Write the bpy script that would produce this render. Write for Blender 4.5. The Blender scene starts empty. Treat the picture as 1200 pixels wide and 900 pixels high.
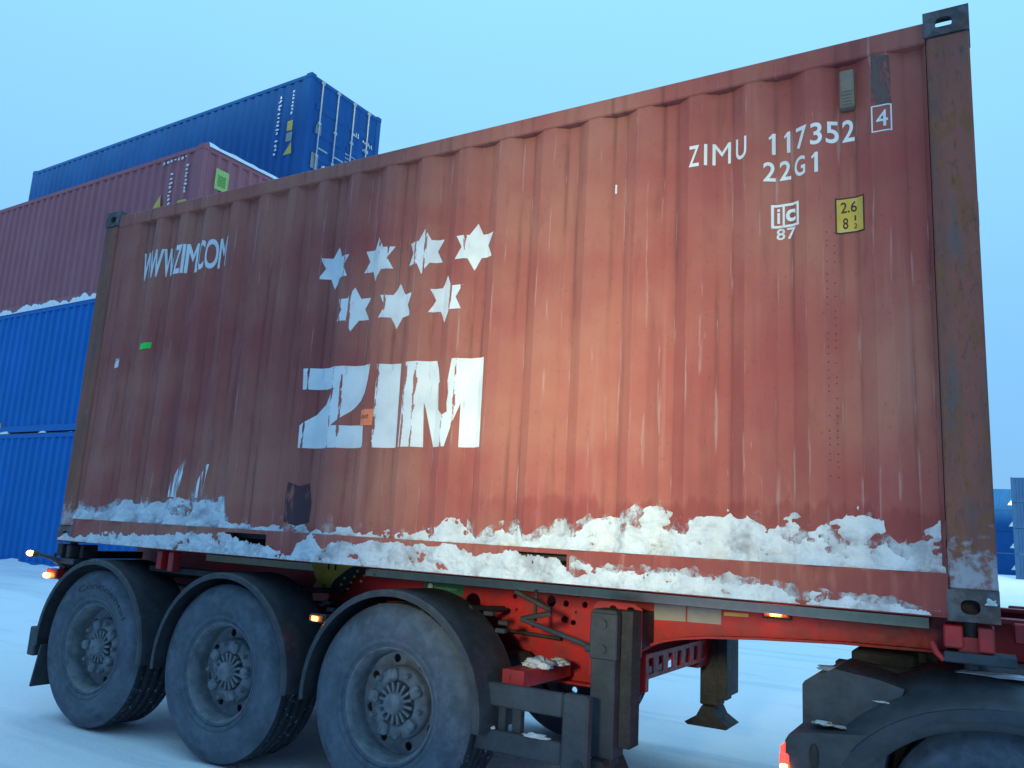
import bpy, bmesh, math, random
from mathutils import Vector, Matrix, noise as mnoise
random.seed(11)
R = math.radians
scn = bpy.context.scene
col = scn.collection

# ------------------------------------------------------------------ camera
ZB = 1.21                                   # height of the container's underside
CAM = (6.053, -3.650, 0.2212 + ZB)
YAW, PITCH, ROLL = -0.537345, 0.185294, 0.056465
cy, sy, cp, sp = math.cos(YAW), math.sin(YAW), math.cos(PITCH), math.sin(PITCH)
fwd = Vector((sy*cp, cy*cp, sp)); rgt = Vector((cy, -sy, 0)); upv = rgt.cross(fwd)
cr, sr = math.cos(ROLL), math.sin(ROLL)
r2 = rgt*cr + upv*sr; u2 = -rgt*sr + upv*cr
cam = bpy.data.cameras.new('camera'); camo = bpy.data.objects.new('camera', cam); col.objects.link(camo)
M = Matrix(((r2.x, u2.x, -fwd.x, CAM[0]), (r2.y, u2.y, -fwd.y, CAM[1]), (r2.z, u2.z, -fwd.z, CAM[2]), (0, 0, 0, 1)))
camo.matrix_world = M
cam.sensor_width = 36; cam.lens = 36*955/1200; cam.clip_start = 0.05; cam.clip_end = 5000
scn.camera = camo

# ------------------------------------------------------------------ sky, sun, exposure
SUN_AZ, SUN_EL = 10, 9                      # degrees: from behind the photographer, a little to the right, very low
world = bpy.data.worlds.new('World'); scn.world = world; world.use_nodes = True
wt = world.node_tree; wt.nodes.clear()
wo = wt.nodes.new('ShaderNodeOutputWorld'); wb = wt.nodes.new('ShaderNodeBackground'); wb.inputs[1].default_value = 0.1
sky = wt.nodes.new('ShaderNodeTexSky'); sky.sky_type = 'NISHITA'; sky.sun_disc = False
sky.sun_elevation = R(SUN_EL); sky.sun_rotation = R(180 - SUN_AZ); sky.ozone_density = 4.0; sky.dust_density = 0.3
tc = wt.nodes.new('ShaderNodeTexCoord'); sep = wt.nodes.new('ShaderNodeSeparateXYZ')
mr = wt.nodes.new('ShaderNodeMapRange')
mr.inputs[1].default_value = 0.0; mr.inputs[2].default_value = 1.0      # overcast law: brightens with the sine of the elevation
nz = wt.nodes.new('ShaderNodeTexNoise'); nz.inputs['Scale'].default_value = 1.6; nz.inputs['Detail'].default_value = 3
cloud = wt.nodes.new('ShaderNodeMix'); cloud.data_type = 'RGBA'
cloud.inputs[6].default_value = (1.00, 2.35, 4.25, 1)      # cloud deck near the horizon
cloud.inputs[7].default_value = (2.40, 5.40, 8.00, 1)     # cloud deck overhead
nadd = wt.nodes.new('ShaderNodeMath'); nadd.operation = 'MULTIPLY_ADD'; nadd.inputs[1].default_value = 0.16; nadd.inputs[2].default_value = -0.08
nsum = wt.nodes.new('ShaderNodeMath'); nsum.operation = 'ADD'; nsum.use_clamp = True
mixs = wt.nodes.new('ShaderNodeMix'); mixs.data_type = 'RGBA'; mixs.inputs[0].default_value = 0.94
L = wt.links.new
L(tc.outputs['Generated'], sep.inputs[0]); L(sep.outputs[2], mr.inputs[0]); L(tc.outputs['Generated'], nz.inputs['Vector'])
L(nz.outputs[0], nadd.inputs[0]); L(nadd.outputs[0], nsum.inputs[0]); L(mr.outputs[0], nsum.inputs[1])
L(nsum.outputs[0], cloud.inputs[0]); L(sky.outputs[0], mixs.inputs[6]); L(cloud.outputs[2], mixs.inputs[7])
L(mixs.outputs[2], wb.inputs[0]); L(wb.outputs[0], wo.inputs[0])

sun = bpy.data.lights.new('sun', 'SUN'); sun.energy = 3.4; sun.angle = R(10); sun.color = (1.0, 0.97, 0.55)
suno = bpy.data.objects.new('sun', sun); col.objects.link(suno)
sdir = Vector((math.sin(R(SUN_AZ))*math.cos(R(SUN_EL)), -math.cos(R(SUN_AZ))*math.cos(R(SUN_EL)), math.sin(R(SUN_EL))))
suno.rotation_euler = sdir.to_track_quat('Z', 'Y').to_euler(); suno.location = (12, -16, 9)
scn.view_settings.view_transform = 'Standard'; scn.view_settings.look = 'None'
scn.view_settings.exposure = 1.0; scn.view_settings.gamma = 1.0; scn.view_settings.use_curve_mapping = False

# ------------------------------------------------------------------ helpers
def tag(o, label=None, cat=None, group=None, kind=None):
    if label: o['label'] = label
    if cat: o['category'] = cat
    if group: o['group'] = group
    if kind: o['kind'] = kind
    return o

def empty(name, loc=(0, 0, 0), rz=0, parent=None):
    o = bpy.data.objects.new(name, None); o.empty_display_size = 0.2
    col.objects.link(o); o.location = loc; o.rotation_euler = (0, 0, rz); o.parent = parent
    return o

def put(name, me, mat, parent=None, loc=(0, 0, 0), rot=(0, 0, 0)):
    o = bpy.data.objects.new(name, me); col.objects.link(o)
    if not me.materials: me.materials.append(None)
    if len(me.materials) == 1:
        o.material_slots[0].link = 'OBJECT'; o.material_slots[0].material = mat
    o.parent = parent; o.location = loc; o.rotation_euler = rot
    return o

class MB:
    """collects shapes for ONE mesh"""
    def __init__(s): s.v = []; s.f = []; s.sm = []
    def add(s, v, f, smooth=False):
        n = len(s.v); s.v += [tuple(p) for p in v]; s.f += [tuple(i+n for i in q) for q in f]; s.sm += [smooth]*len(f); return s
    def box(s, x0, x1, y0, y1, z0, z1):
        return s.add([(x0,y0,z0),(x1,y0,z0),(x1,y1,z0),(x0,y1,z0),(x0,y0,z1),(x1,y0,z1),(x1,y1,z1),(x0,y1,z1)],
                     [(0,3,2,1),(4,5,6,7),(0,1,5,4),(1,2,6,5),(2,3,7,6),(3,0,4,7)])
    def cbox(s, x0, x1, y0, y1, z0, z1, c=0.006):
        """box with chamfered edges"""
        bm = bmesh.new(); bmesh.ops.create_cube(bm, size=1)
        bmesh.ops.scale(bm, vec=(x1-x0, y1-y0, z1-z0), verts=bm.verts); bmesh.ops.translate(bm, vec=((x0+x1)/2, (y0+y1)/2, (z0+z1)/2), verts=bm.verts)
        bmesh.ops.bevel(bm, geom=bm.edges[:], offset=c, segments=1, affect='EDGES', profile=0.5)
        bm.verts.index_update(); s.add([v.co for v in bm.verts], [[v.index for v in f.verts] for f in bm.faces]); bm.free(); return s
    def tube(s, pts, r, n=10, cap=True):
        pts = [Vector(p) for p in pts]; rings = []; v = []
        rr = r if isinstance(r, (list, tuple)) else [r]*len(pts)
        for i, p in enumerate(pts):
            d = (pts[min(i+1, len(pts)-1)] - pts[max(i-1, 0)]).normalized()
            a = d.orthogonal().normalized() if i == 0 else (rings[-1] - d*rings[-1].dot(d)).normalized()
            rings.append(a); b = d.cross(a)
            v += [p + (a*math.cos(2*math.pi*k/n) + b*math.sin(2*math.pi*k/n))*rr[i] for k in range(n)]
        f = [(i*n+k, i*n+(k+1) % n, (i+1)*n+(k+1) % n, (i+1)*n+k) for i in range(len(pts)-1) for k in range(n)]
        s.add(v, f, True)
        if cap:
            s.add(v[:n], [tuple(range(n-1, -1, -1))]); s.add(v[-n:], [tuple(range(n))])
        return s
    def lathe(s, prof, n=48, cx=0, cz=0, a0=0, a1=2*math.pi, smooth=True):
        """profile of (radius, y) round a Y axis"""
        full = abs(a1-a0-2*math.pi) < 1e-6; m = n if full else n+1; v = []
        for k in range(m):
            a = a0 + (a1-a0)*k/n
            v += [(cx + r*math.cos(a), y, cz + r*math.sin(a)) for r, y in prof]
        P = len(prof); f = []
        for k in range(n):
            k2 = (k+1) % m
            for i in range(P-1): f.append((k*P+i, k*P+i+1, k2*P+i+1, k2*P+i))
        return s.add(v, f, smooth)
    def prism(s, poly, axis, t0, t1):
        """polygon extruded along an axis; poly gives the other two coordinates in order"""
        def mk(p, t): return {'x': (t, p[0], p[1]), 'y': (p[0], t, p[1]), 'z': (p[0], p[1], t)}[axis]
        n = len(poly)
        return s.add([mk(p, t0) for p in poly] + [mk(p, t1) for p in poly],
                     [tuple(range(n)), tuple(range(2*n-1, n-1, -1))] + [(i, i+n, (i+1) % n+n, (i+1) % n) for i in range(n)])
    def mesh(s, name, bevel=0):
        me = bpy.data.meshes.new(name); me.from_pydata(s.v, [], s.f)
        me.polygons.foreach_set('use_smooth', s.sm)
        bm = bmesh.new(); bm.from_mesh(me); bmesh.ops.recalc_face_normals(bm, faces=bm.faces); bm.to_mesh(me); bm.free()
        me.update(); return me
    def build(s, name, mat, parent=None, loc=(0, 0, 0), rot=(0, 0, 0)):
        return put(name, s.mesh(name), mat, parent, loc, rot)

dg = bpy.context.evaluated_depsgraph_get
def curve_mesh(cu):
    """fill a 2-D curve or text and hand back its mesh (x, y in the curve's plane)"""
    o = bpy.data.objects.new('tmp', cu); col.objects.link(o); bpy.context.view_layer.update()
    me = bpy.data.meshes.new_from_object(o.evaluated_get(dg())); bpy.data.objects.remove(o); return me

def plate_mesh(outer, holes, t, name='plate'):
    """sheet in local XZ with real holes, thickness t along +Y from 0"""
    cu = bpy.data.curves.new(name, 'CURVE'); cu.dimensions = '2D'; cu.fill_mode = 'BOTH'; cu.extrude = t/2
    for poly in [outer]+holes:
        sp_ = cu.splines.new('POLY'); sp_.points.add(len(poly)-1); sp_.use_cyclic_u = True
        for p, q in zip(sp_.points, poly): p.co = (q[0], q[1], 0, 1)
    me = curve_mesh(cu); bpy.data.curves.remove(cu)
    me.transform(Matrix(((1,0,0,0),(0,0,-1,t/2),(0,1,0,0),(0,0,0,1)))); me.materials.clear(); me.name = name
    for p in me.polygons: p.use_smooth = False
    return me

def ell(cx, cz, rx, rz, n=20, p=1.0):
    out = []
    for k in range(n):
        a = 2*math.pi*k/n; c, s_ = math.cos(a), math.sin(a)
        out.append((cx+rx*math.copysign(abs(c)**p, c), cz+rz*math.copysign(abs(s_)**p, s_)))
    return out

def fbm(x, y, z=0.0, o=4):
    return mnoise.fractal(Vector((x, y, z)), 1.0, 2.0, o, noise_basis='PERLIN_ORIGINAL')

def interp(tab, x):
    if x <= tab[0][0]: return tab[0][1]
    for (a, b), (c, d) in zip(tab, tab[1:]):
        if x <= c: return b + (d-b)*(x-a)/max(c-a, 1e-6)
    return tab[-1][1]

def sstep(a, b, x):
    t = min(1, max(0, (x-a)/(b-a))); return t*t*(3-2*t)

# ------------------------------------------------------------------ materials
class NT:
    def __init__(s, name):
        s.m = bpy.data.materials.new(name); s.m.use_nodes = True; s.t = s.m.node_tree; s.N = s.t.nodes
        s.b = s.N['Principled BSDF']; s.tc = s.N.new('ShaderNodeTexCoord'); s.obj = s.tc.outputs['Object']
    def l(s, a, b): s.t.links.new(a, b)
    def put(s, sock, v):
        if isinstance(v, (int, float)): sock.default_value = v
        elif isinstance(v, tuple): sock.default_value = v if len(v) == 4 or sock.type == 'VECTOR' else (*v, 1)
        else: s.l(v, sock)
    def noise(s, scale, detail=4, stretch=(1, 1, 1), rough=.55, vec=None, off=(0, 0, 0)):
        mp = s.N.new('ShaderNodeMapping'); s.l(vec or s.obj, mp.inputs[0]); mp.inputs['Scale'].default_value = stretch; mp.inputs['Location'].default_value = off
        n = s.N.new('ShaderNodeTexNoise'); n.inputs['Scale'].default_value = scale; n.inputs['Detail'].default_value = detail; n.inputs['Roughness'].default_value = rough
        s.l(mp.outputs[0], n.inputs['Vector']); return n.outputs[0]
    def math(s, op, a, b=0.0, clamp=False):
        n = s.N.new('ShaderNodeMath'); n.operation = op; n.use_clamp = clamp; s.put(n.inputs[0], a); s.put(n.inputs[1], b); return n.outputs[0]
    def ramp(s, v, a, b, lo=0.0, hi=1.0):
        n = s.N.new('ShaderNodeMapRange'); n.interpolation_type = 'SMOOTHSTEP'; s.put(n.inputs[0], v)
        n.inputs[1].default_value = a; n.inputs[2].default_value = b; n.inputs[3].default_value = lo; n.inputs[4].default_value = hi; return n.outputs[0]
    def mix(s, f, a, b):
        n = s.N.new('ShaderNodeMix'); n.data_type = 'RGBA'; s.put(n.inputs[0], f); s.put(n.inputs[6], a); s.put(n.inputs[7], b); return n.outputs[2]
    def xyz(s):
        n = s.N.new('ShaderNodeSeparateXYZ'); s.l(s.obj, n.inputs[0]); return n.outputs
    def fin(s, color, rough=.6, metal=0.0, bump=None, bs=.3, bd=.01, spec=None):
        s.put(s.b.inputs['Base Color'], color); s.put(s.b.inputs['Roughness'], rough); s.b.inputs['Metallic'].default_value = metal
        if spec is not None: s.b.inputs['Specular IOR Level'].default_value = spec
        if bump is not None:
            n = s.N.new('ShaderNodeBump'); n.inputs['Strength'].default_value = bs; n.inputs['Distance'].default_value = bd
            s.l(bump, n.inputs['Height']); s.l(n.outputs[0], s.b.inputs['Normal'])
        return s.m

def basic(name, c1, c2=None, scale=6, rough=.6, metal=0, bs=.15, bd=.004, dust=0, dustc=(.55, .6, .68), stretch=(1, 1, 1), spec=None):
    n = NT(name); c2 = c2 or tuple(v*.72 for v in c1)
    a = n.noise(scale, 5, stretch); c = n.mix(n.ramp(a, .35, .7), c1, c2); f = n.noise(scale*9, 4)
    c = n.mix(n.ramp(f, .55, .8, 0, .35), c, tuple(v*.55 for v in c1))
    if dust: c = n.mix(n.math('MULTIPLY', n.ramp(n.noise(scale*2.3, 6, off=(3, 1, 7)), .38, .68), dust), c, dustc)
    return n.fin(c, n.ramp(f, .3, .7, max(0, rough-.1), min(1, rough+.12)), metal, f, bs, bd, spec)

PITCHC, C0, RIN, ROUT = 0.2785, 0.540, 0.035, 0.103      # corrugation: pitch, first recess centre, half widths
def fold_mask(n, width, which=2):
    """1 on the corrugation's bends (0 inner, 1 outer, 2 both)"""
    x = n.xyz()[0]
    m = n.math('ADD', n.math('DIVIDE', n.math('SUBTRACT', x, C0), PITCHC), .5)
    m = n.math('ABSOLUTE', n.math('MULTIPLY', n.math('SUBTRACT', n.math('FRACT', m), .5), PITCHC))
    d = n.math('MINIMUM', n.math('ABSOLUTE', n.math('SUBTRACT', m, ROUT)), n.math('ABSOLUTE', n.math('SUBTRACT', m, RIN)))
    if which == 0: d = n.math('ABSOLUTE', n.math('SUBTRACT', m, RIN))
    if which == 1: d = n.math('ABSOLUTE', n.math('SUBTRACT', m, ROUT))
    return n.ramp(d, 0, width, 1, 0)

def red_paint_color(n):
    a = n.noise(1.1, 5); v = n.noise(3.5, 5, (2.2, 1, .16)); f = n.noise(55, 4)
    c = n.mix(n.ramp(a, .3, .72), (.345, .080, .074), (.425, .166, .122))
    c = n.mix(n.ramp(v, .52, .74, 0, .55), c, (.215, .066, .062))                       # run-down grime
    c = n.mix(n.ramp(n.noise(6, 5, (2.5, 1, .10), off=(4, 0, 2)), .60, .75, 0, .45), c, (.42, .20, .17))   # chalky runs
    c = n.mix(n.ramp(f, .62, .78, 0, .4), c, (.12, .035, .03))
    return c, f

def m_red():
    n = NT('worn_red_paint'); c, f = red_paint_color(n); z = n.xyz()[2]; x = n.xyz()[0]
    # inner bends darkened in uneven streaks; grime blotched down the sheet
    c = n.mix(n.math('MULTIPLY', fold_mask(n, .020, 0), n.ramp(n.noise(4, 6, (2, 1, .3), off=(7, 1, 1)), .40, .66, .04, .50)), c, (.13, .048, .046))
    c = n.mix(n.ramp(n.noise(9, 7, (1.6, 1, .30), .68, off=(2, 2, 11)), .54, .72, 0, .38), c, (.19, .062, .056))
    # scuffed bends, streaky in height
    w = n.noise(16, 5, (3, 1, .20), off=(1, 5, 3))
    sc = n.math('MULTIPLY', fold_mask(n, .014), n.ramp(w, .56, .66))
    c = n.mix(n.math('MULTIPLY', sc, .40), c, (.50, .36, .34))
    # dark tyre-black scuffs and rust spots
    c = n.mix(n.ramp(n.noise(2.3, 6, (1, 1, .55), off=(9, 2, 4)), .66, .76, 0, .55), c, (.075, .032, .035))
    c = n.mix(n.ramp(n.noise(90, 3, (1, 1, .5)), .74, .80, 0, .8), c, (.06, .025, .018))
    # fine white scratches
    s1 = n.noise(30, 3, (3.4, 1, .10), off=(2, 8, 1)); c = n.mix(n.ramp(s1, .775, .79, 0, .7), c, (.66, .60, .58))
    # road salt and frost on the lowest part
    wet = n.math('ADD', n.ramp(z, .36, .56, .24, -.30), n.noise(7, 5, (2.2, 1, .5), off=(3, 9, 2)))
    wet = n.math('MULTIPLY', n.ramp(wet, .54, .72, 0, .5), n.ramp(x, 3.3, 4.2))
    c = n.mix(wet, c, (.235, .040, .040))
    fr = n.math('ADD', n.ramp(z, .18, .58, .22, -.16), n.noise(7, 8, (1, 1, .6), .68))
    fr = n.math('MULTIPLY', n.ramp(fr, .74, .88, 0, .5), n.ramp(z, .165, .18))
    c = n.mix(fr, c, (.60, .56, .57))
    # salt sprayed up in two thin jets at the rear
    hb = n.math('ADD', n.math('MULTIPLY', n.noise(40, 5), .10), n.math('MULTIPLY', n.noise(2.6, 3, off=(8, 3, 5)), 1.2))
    return n.fin(c, n.ramp(f, .3, .7, .5, .7), 0, hb, .22, .02, .14)

def m_letter(name, wear, folds=.31):
    n = NT(name); c, f = red_paint_color(n)
    white = n.mix(n.ramp(n.noise(4, 5), .35, .75), (.80, .80, .80), (.62, .63, .65))
    white = n.mix(n.ramp(n.noise(30, 3, (1, 1, .2)), .62, .74, 0, .5), white, (.42, .43, .45))
    w = n.noise(26, 7, (2.0, 1, .42), .66, off=(6, 0, 3)); big = n.noise(2.6, 3, off=(1.3, 0, 8.2))
    k = n.math('ADD', w, n.math('MULTIPLY', fold_mask(n, .022, 1), folds)); k = n.math('ADD', k, n.math('MULTIPLY', n.ramp(big, .5, .7), .12))
    m = n.ramp(k, .80-wear, .83-wear)
    return n.fin(n.mix(m, white, c), .55, 0, f, .1, .003, .2)

def m_rust(name='rusty_post_paint'):
    n = NT(name); a = n.noise(3.2, 6, (2, 2, .45)); f = n.noise(28, 6)
    c = n.mix(n.ramp(a, .38, .62), (.33, .105, .075), (.20, .085, .068))
    c = n.mix(n.ramp(n.noise(5, 6, (2.5, 2, .35), off=(4, 1, 9)), .54, .68, 0, .75), c, (.13, .115, .115))
    c = n.mix(n.ramp(n.noise(11, 7, (1.4, 1.4, .6), .7, off=(1, 1, 2)), .50, .60, 0, .85), c, (.26, .10, .045))
    c = n.mix(n.ramp(n.noise(34, 6, (1.6, 1.6, .5), .7), .54, .68, 0, .55), c, (.10, .052, .042))
    z = n.xyz()[2]; k = n.math('ADD', n.noise(13, 7, rough=.68), n.ramp(z, .12, .50, .12, -.16))
    c = n.mix(n.ramp(k, .48, .66, 0, .75), c, (.44, .45, .49))
    return n.fin(c, .75, 0, n.math('ADD', f, n.math('MULTIPLY', n.noise(7, 5), .8)), .6, .007, .3)

def m_snow(name='snow_white', bs=.5, scale=9, dirt=.25, bd=.03, c1=(.86, .87, .90), c2=(.76, .78, .83)):
    n = NT(name); a = n.noise(scale, 8, rough=.65); f = n.noise(scale*9, 4)
    c = n.mix(n.ramp(a, .35, .7), c1, c2)
    if dirt:
        c = n.mix(n.ramp(n.noise(scale*.7, 8, rough=.7, off=(3, 3, 3)), .47, .68, 0, dirt), c, (.36, .35, .38))
    h = n.math('ADD', a, n.math('MULTIPLY', f, .25))
    m = n.fin(c, .8, 0, h, bs, bd, .3)
    n.b.inputs['Subsurface Weight'].default_value = 0.0
    return m

def m_ground():
    n = NT('packed_snow'); a = n.noise(.35, 6); b = n.noise(3.2, 8, rough=.62); f = n.noise(60, 4)
    c = n.mix(n.ramp(a, .35, .7), (.92, .92, .94), (.86, .87, .90))
    c = n.mix(n.ramp(b, .58, .78, 0, .35), c, (.62, .66, .73))
    sp_ = n.noise(38, 3, off=(5, 5, 0)); c = n.mix(n.ramp(sp_, .68, .76, 0, .35), c, (.36, .38, .42))
    tr = n.noise(1.7, 5, (.10, 1.4, 1)); c = n.mix(n.ramp(tr, .52, .66, 0, .45), c, (.60, .65, .73))
    h = n.math('ADD', n.math('MULTIPLY', b, .8), n.math('MULTIPLY', f, .18)); h = n.math('ADD', h, n.math('MULTIPLY', tr, .5))
    return n.fin(c, .72, 0, h, .55, .05, .3)

def m_emit(name, c, s, base=None):
    n = NT(name); n.fin(base or c, .3); n.b.inputs['Emission Color'].default_value = (*c, 1); n.b.inputs['Emission Strength'].default_value = s; return n.m

def m_tyre():
    n = NT('dusty_tyre_rubber')
    a = n.noise(5, 6); f = n.noise(60, 4); d = n.noise(11, 8, rough=.68)
    c = n.mix(n.ramp(a, .35, .7), (.100, .118, .150), (.066, .080, .102))
    c = n.mix(n.ramp(d, .40, .72, 0, .55), c, (.165, .200, .255))
    c = n.mix(n.ramp(f, .6, .75, 0, .4), c, (.05, .052, .056))
    return n.fin(c, .9, 0, f, .25, .003, .15)

def m_tread():
    n = NT('snow_caked_tread'); d = n.noise(34, 5, (1, 1, 1), .6)
    c = n.mix(n.ramp(d, .57, .70), (.036, .040, .048), (.24, .27, .32)); return n.fin(c, .9, 0, d, .6, .012, .15)

def m_blue(name, c1, c2, streak=.2):
    n = NT(name); a = n.noise(.9, 5); v = n.noise(3, 5, (2, 2, .12)); f = n.noise(40, 4)
    c = n.mix(n.ramp(a, .35, .7), c1, c2); c = n.mix(n.ramp(v, .55, .75, 0, streak), c, tuple(k*.6 for k in c1))
    return n.fin(c, .6, 0, f, .08, .003, .15)

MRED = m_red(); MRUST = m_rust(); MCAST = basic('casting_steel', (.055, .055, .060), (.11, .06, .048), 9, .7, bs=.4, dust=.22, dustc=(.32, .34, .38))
MLET = m_letter('worn_white_lettering', .03); MLET2 = m_letter('white_stencil', -.02, .10)
MSNOW = m_snow('crusted_snow', .7, 9, .9, .025, (.70, .71, .74), (.54, .56, .61)); MGRD = m_ground(); MSNOWC = m_snow('clean_snow', .5, 6, 0)
MTYRE = m_tyre(); MTREAD = m_tread()
MRIM = basic('road_dusted_rim', (.150, .165, .185), (.085, .098, .115), 8, .75, bs=.3, dust=.5, dustc=(.21, .235, .27))
MHUB = basic('road_dusted_hub', (.175, .19, .21), (.10, .112, .13), 12, .8, bs=.35, dust=.5, dustc=(.24, .265, .30))
MFEND = basic('black_plastic', (.026, .029, .036), (.038, .042, .050), 5, .55, bs=.12, dust=.45, dustc=(.068, .076, .092))
MTRED = basic('chassis_red_paint', (.52, .014, .018), (.36, .010, .014), 3.5, .48, bs=.12, dust=.50, dustc=(.16, .035, .038))
MDARK = basic('dirty_black_steel', (.020, .021, .025), (.034, .033, .036), 6, .75, bs=.25, dust=.25, dustc=(.065, .068, .078))
MGREY = basic('road_grimed_grey_steel', (.036, .045, .060), (.028, .035, .046), 4, .7, bs=.15, dust=.4, dustc=(.060, .072, .092))
MTAPE = basic('reflective_tape', (.84, .76, .55), (.74, .66, .48), 20, .45, bs=.1)
MPLATE = basic('grey_data_plate', (.30, .28, .27), (.24, .24, .24), 20, .5)
MYEL = basic('yellow_vinyl', (.62, .40, .03), (.52, .33, .03), 9, .5, dust=.12)
MBLK = basic('black_print', (.012, .012, .013), (.02, .02, .02), 9, .6)
MGRN = basic('green_vinyl', (.03, .16, .075), (.025, .12, .06), 14, .5)
MLGRN = basic('bright_green_sticker', (.02, .75, .08), (.02, .65, .07), 14, .5)
MORG = basic('orange_paper', (1.0, .26, .12), (.95, .23, .10), 14, .7)
MWHT = basic('white_vinyl', (.74, .75, .77), (.62, .63, .66), 14, .5)
MVENT = basic('vent_plastic', (.21, .175, .13), (.16, .14, .11), 20, .6)
MAMB = m_emit('amber_lamp_lit', (1.0, .28, .03), 14); MAMBC = basic('amber_lens', (.75, .20, .02), None, 20, .25)
MREDL = m_emit('red_tail_lamp_lit', (1.0, .03, .02), 2.2); MCORE = m_emit('tail_lamp_bulb', (1.0, .42, .08), 10)
MCBLUE = m_blue('bright_blue_container_paint', (.005, .135, .43), (.007, .150, .48), .18)
MNAVY = m_blue('navy_container_paint', (.012, .085, .270), (.016, .100, .310), .3)
MBROWN = m_blue('maroon_container_paint', (.35, .120, .145), (.38, .138, .160), .3)
MFARB = m_blue('weathered_mid_blue_paint', (.004, .072, .25), (.006, .082, .28), .25); MFARD = m_blue('dark_blue_container_paint', (.003, .036, .135), (.004, .044, .16), .3)
MROD = basic('galvanised_rod', (.50, .52, .55), (.40, .42, .45), 14, .4, .4)

# ------------------------------------------------------------------ ground
def rise(x, y):
    return .235*sstep(2.0, 5.3, y)*sstep(-4.5, -7.5, x)*(1-sstep(30, 60, y)) + .28*sstep(99, 112, y)
def ground():
    def axis(c, half, fine, steps):
        a = [i*fine for i in range(int(half/fine)+1)]; d = fine
        while a[-1] < 3000: d *= 1.28; a.append(a[-1]+d)
        return sorted(set([c-v for v in a] + [c+v for v in a]))
    xs = axis(2, 15, .25, 0); ys = axis(2, 11, .25, 0)
    v = []; f = []
    for y in ys:
        for x in xs:
            near = math.exp(-((x-2)**2+(y-2)**2)/900)
            h = near*(.018*fbm(x*.8, y*.8, 1, 4) + .014*fbm(x*3, y*3, 2, 3) - .016*max(0, 1-abs(((y+.35*math.sin(x*.21))*1.0+.4) % 2.1-1.05)/.22)*(.5+fbm(x*.9, y, 6, 3)))
            tyre = 1-sstep(.25, .5, min(abs(y-.14), abs(y-2.3)))
            if -2 < x < 9: h -= tyre*.0*near + max(0, h)*tyre
            v.append((x, y, rise(x, y) + h - .006))
    n = len(xs)
    for j in range(len(ys)-1):
        for i in range(n-1): f.append((j*n+i, j*n+i+1, (j+1)*n+i+1, (j+1)*n+i))
    me = bpy.data.meshes.new('ground'); me.from_pydata(v, [], f); me.polygons.foreach_set('use_smooth', [True]*len(f))
    tag(put('snowy_ground', me, MGRD), 'packed snow covering the container yard', 'ground', kind='structure')
ground()

# ------------------------------------------------------------------ the red container on the trailer
LC, WC, HC = 6.058, 2.438, 2.591
YO, YI = .012, .048
FOLDS = []
for k in range(20):
    c = C0+k*PITCHC; FOLDS += [(c-ROUT, YO), (c-RIN, YI), (c+RIN, YI), (c+ROUT, YO)]
PROF = [(.10, YO)] + FOLDS + [(5.96, YO)]
def yc(x): return interp(PROF, x)

box_root = empty('shipping_container', (0, 0, ZB))
tag(box_root, 'worn brick red shipping container with white star emblems loaded on the red trailer', 'container')

def corrugated(L0, L1, z0, z1, folds, flip=False, t=.003):
    """corrugated sheet along x, facing -y; folds = [(x, y)]"""
    m = MB(); P = [(L0, folds[0][1])] + [p for p in folds if L0 < p[0] < L1] + [(L1, folds[-1][1])]
    n = len(P); v = [(x, y, z0) for x, y in P] + [(x, y, z1) for x, y in P] + [(x, y+t, z0) for x, y in P] + [(x, y+t, z1) for x, y in P]
    f = []
    for i in range(n-1):
        f += [(i, i+1, n+i+1, n+i), (2*n+i+1, 2*n+i, 3*n+i, 3*n+i+1), (i+1, i, 2*n+i, 2*n+i+1), (n+i, n+i+1, 3*n+i+1, 3*n+i)]
    return m.add(v, f)

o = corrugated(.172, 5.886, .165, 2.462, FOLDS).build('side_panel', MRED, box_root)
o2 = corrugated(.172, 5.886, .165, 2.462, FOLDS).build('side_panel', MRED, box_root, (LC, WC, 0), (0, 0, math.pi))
# end walls, roof, floor
ef = []
for k in range(8): c = .28+k*.268; ef += [(c-.1, .02), (c-.04, .055), (c+.04, .055), (c+.1, .02)]
corrugated(.16, WC-.16, .16, 2.46, ef).build('front_wall', MRED, box_root, (LC, 0, 0), (0, 0, R(90)))
for k, y in enumerate((.17, 1.225)):
    d = MB().box(-.0, .05, y, y+1.043, .16, 2.45)
    for j in range(5): d.box(-.018, .001, y+.08, y+.96, .30+j*.43, .50+j*.43)
    dl = d.build('door', MRED, box_root, (.03, 0, 0))
    for yy in (.26, .72):
        MB().tube([(-.05, y+yy, .12), (-.05, y+yy, 2.5)], .017, 8).build('locking_bar', MROD, dl)
r = MB()
for k in range(27): r.box(.2+k*.209, .2+k*.209+.13, .08, WC-.08, 2.536, 2.552)
r.box(.1, LC-.1, .05, WC-.05, 2.52, 2.538).build('roof', MRED, box_root)
fl = MB().box(.1, LC-.1, .06, WC-.06, .12, .15)
for k in range(15): fl.box(.3+k*.385, .345+k*.385, .06, WC-.06, .015, .118)
fl.build('floor', MDARK, box_root)
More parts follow.
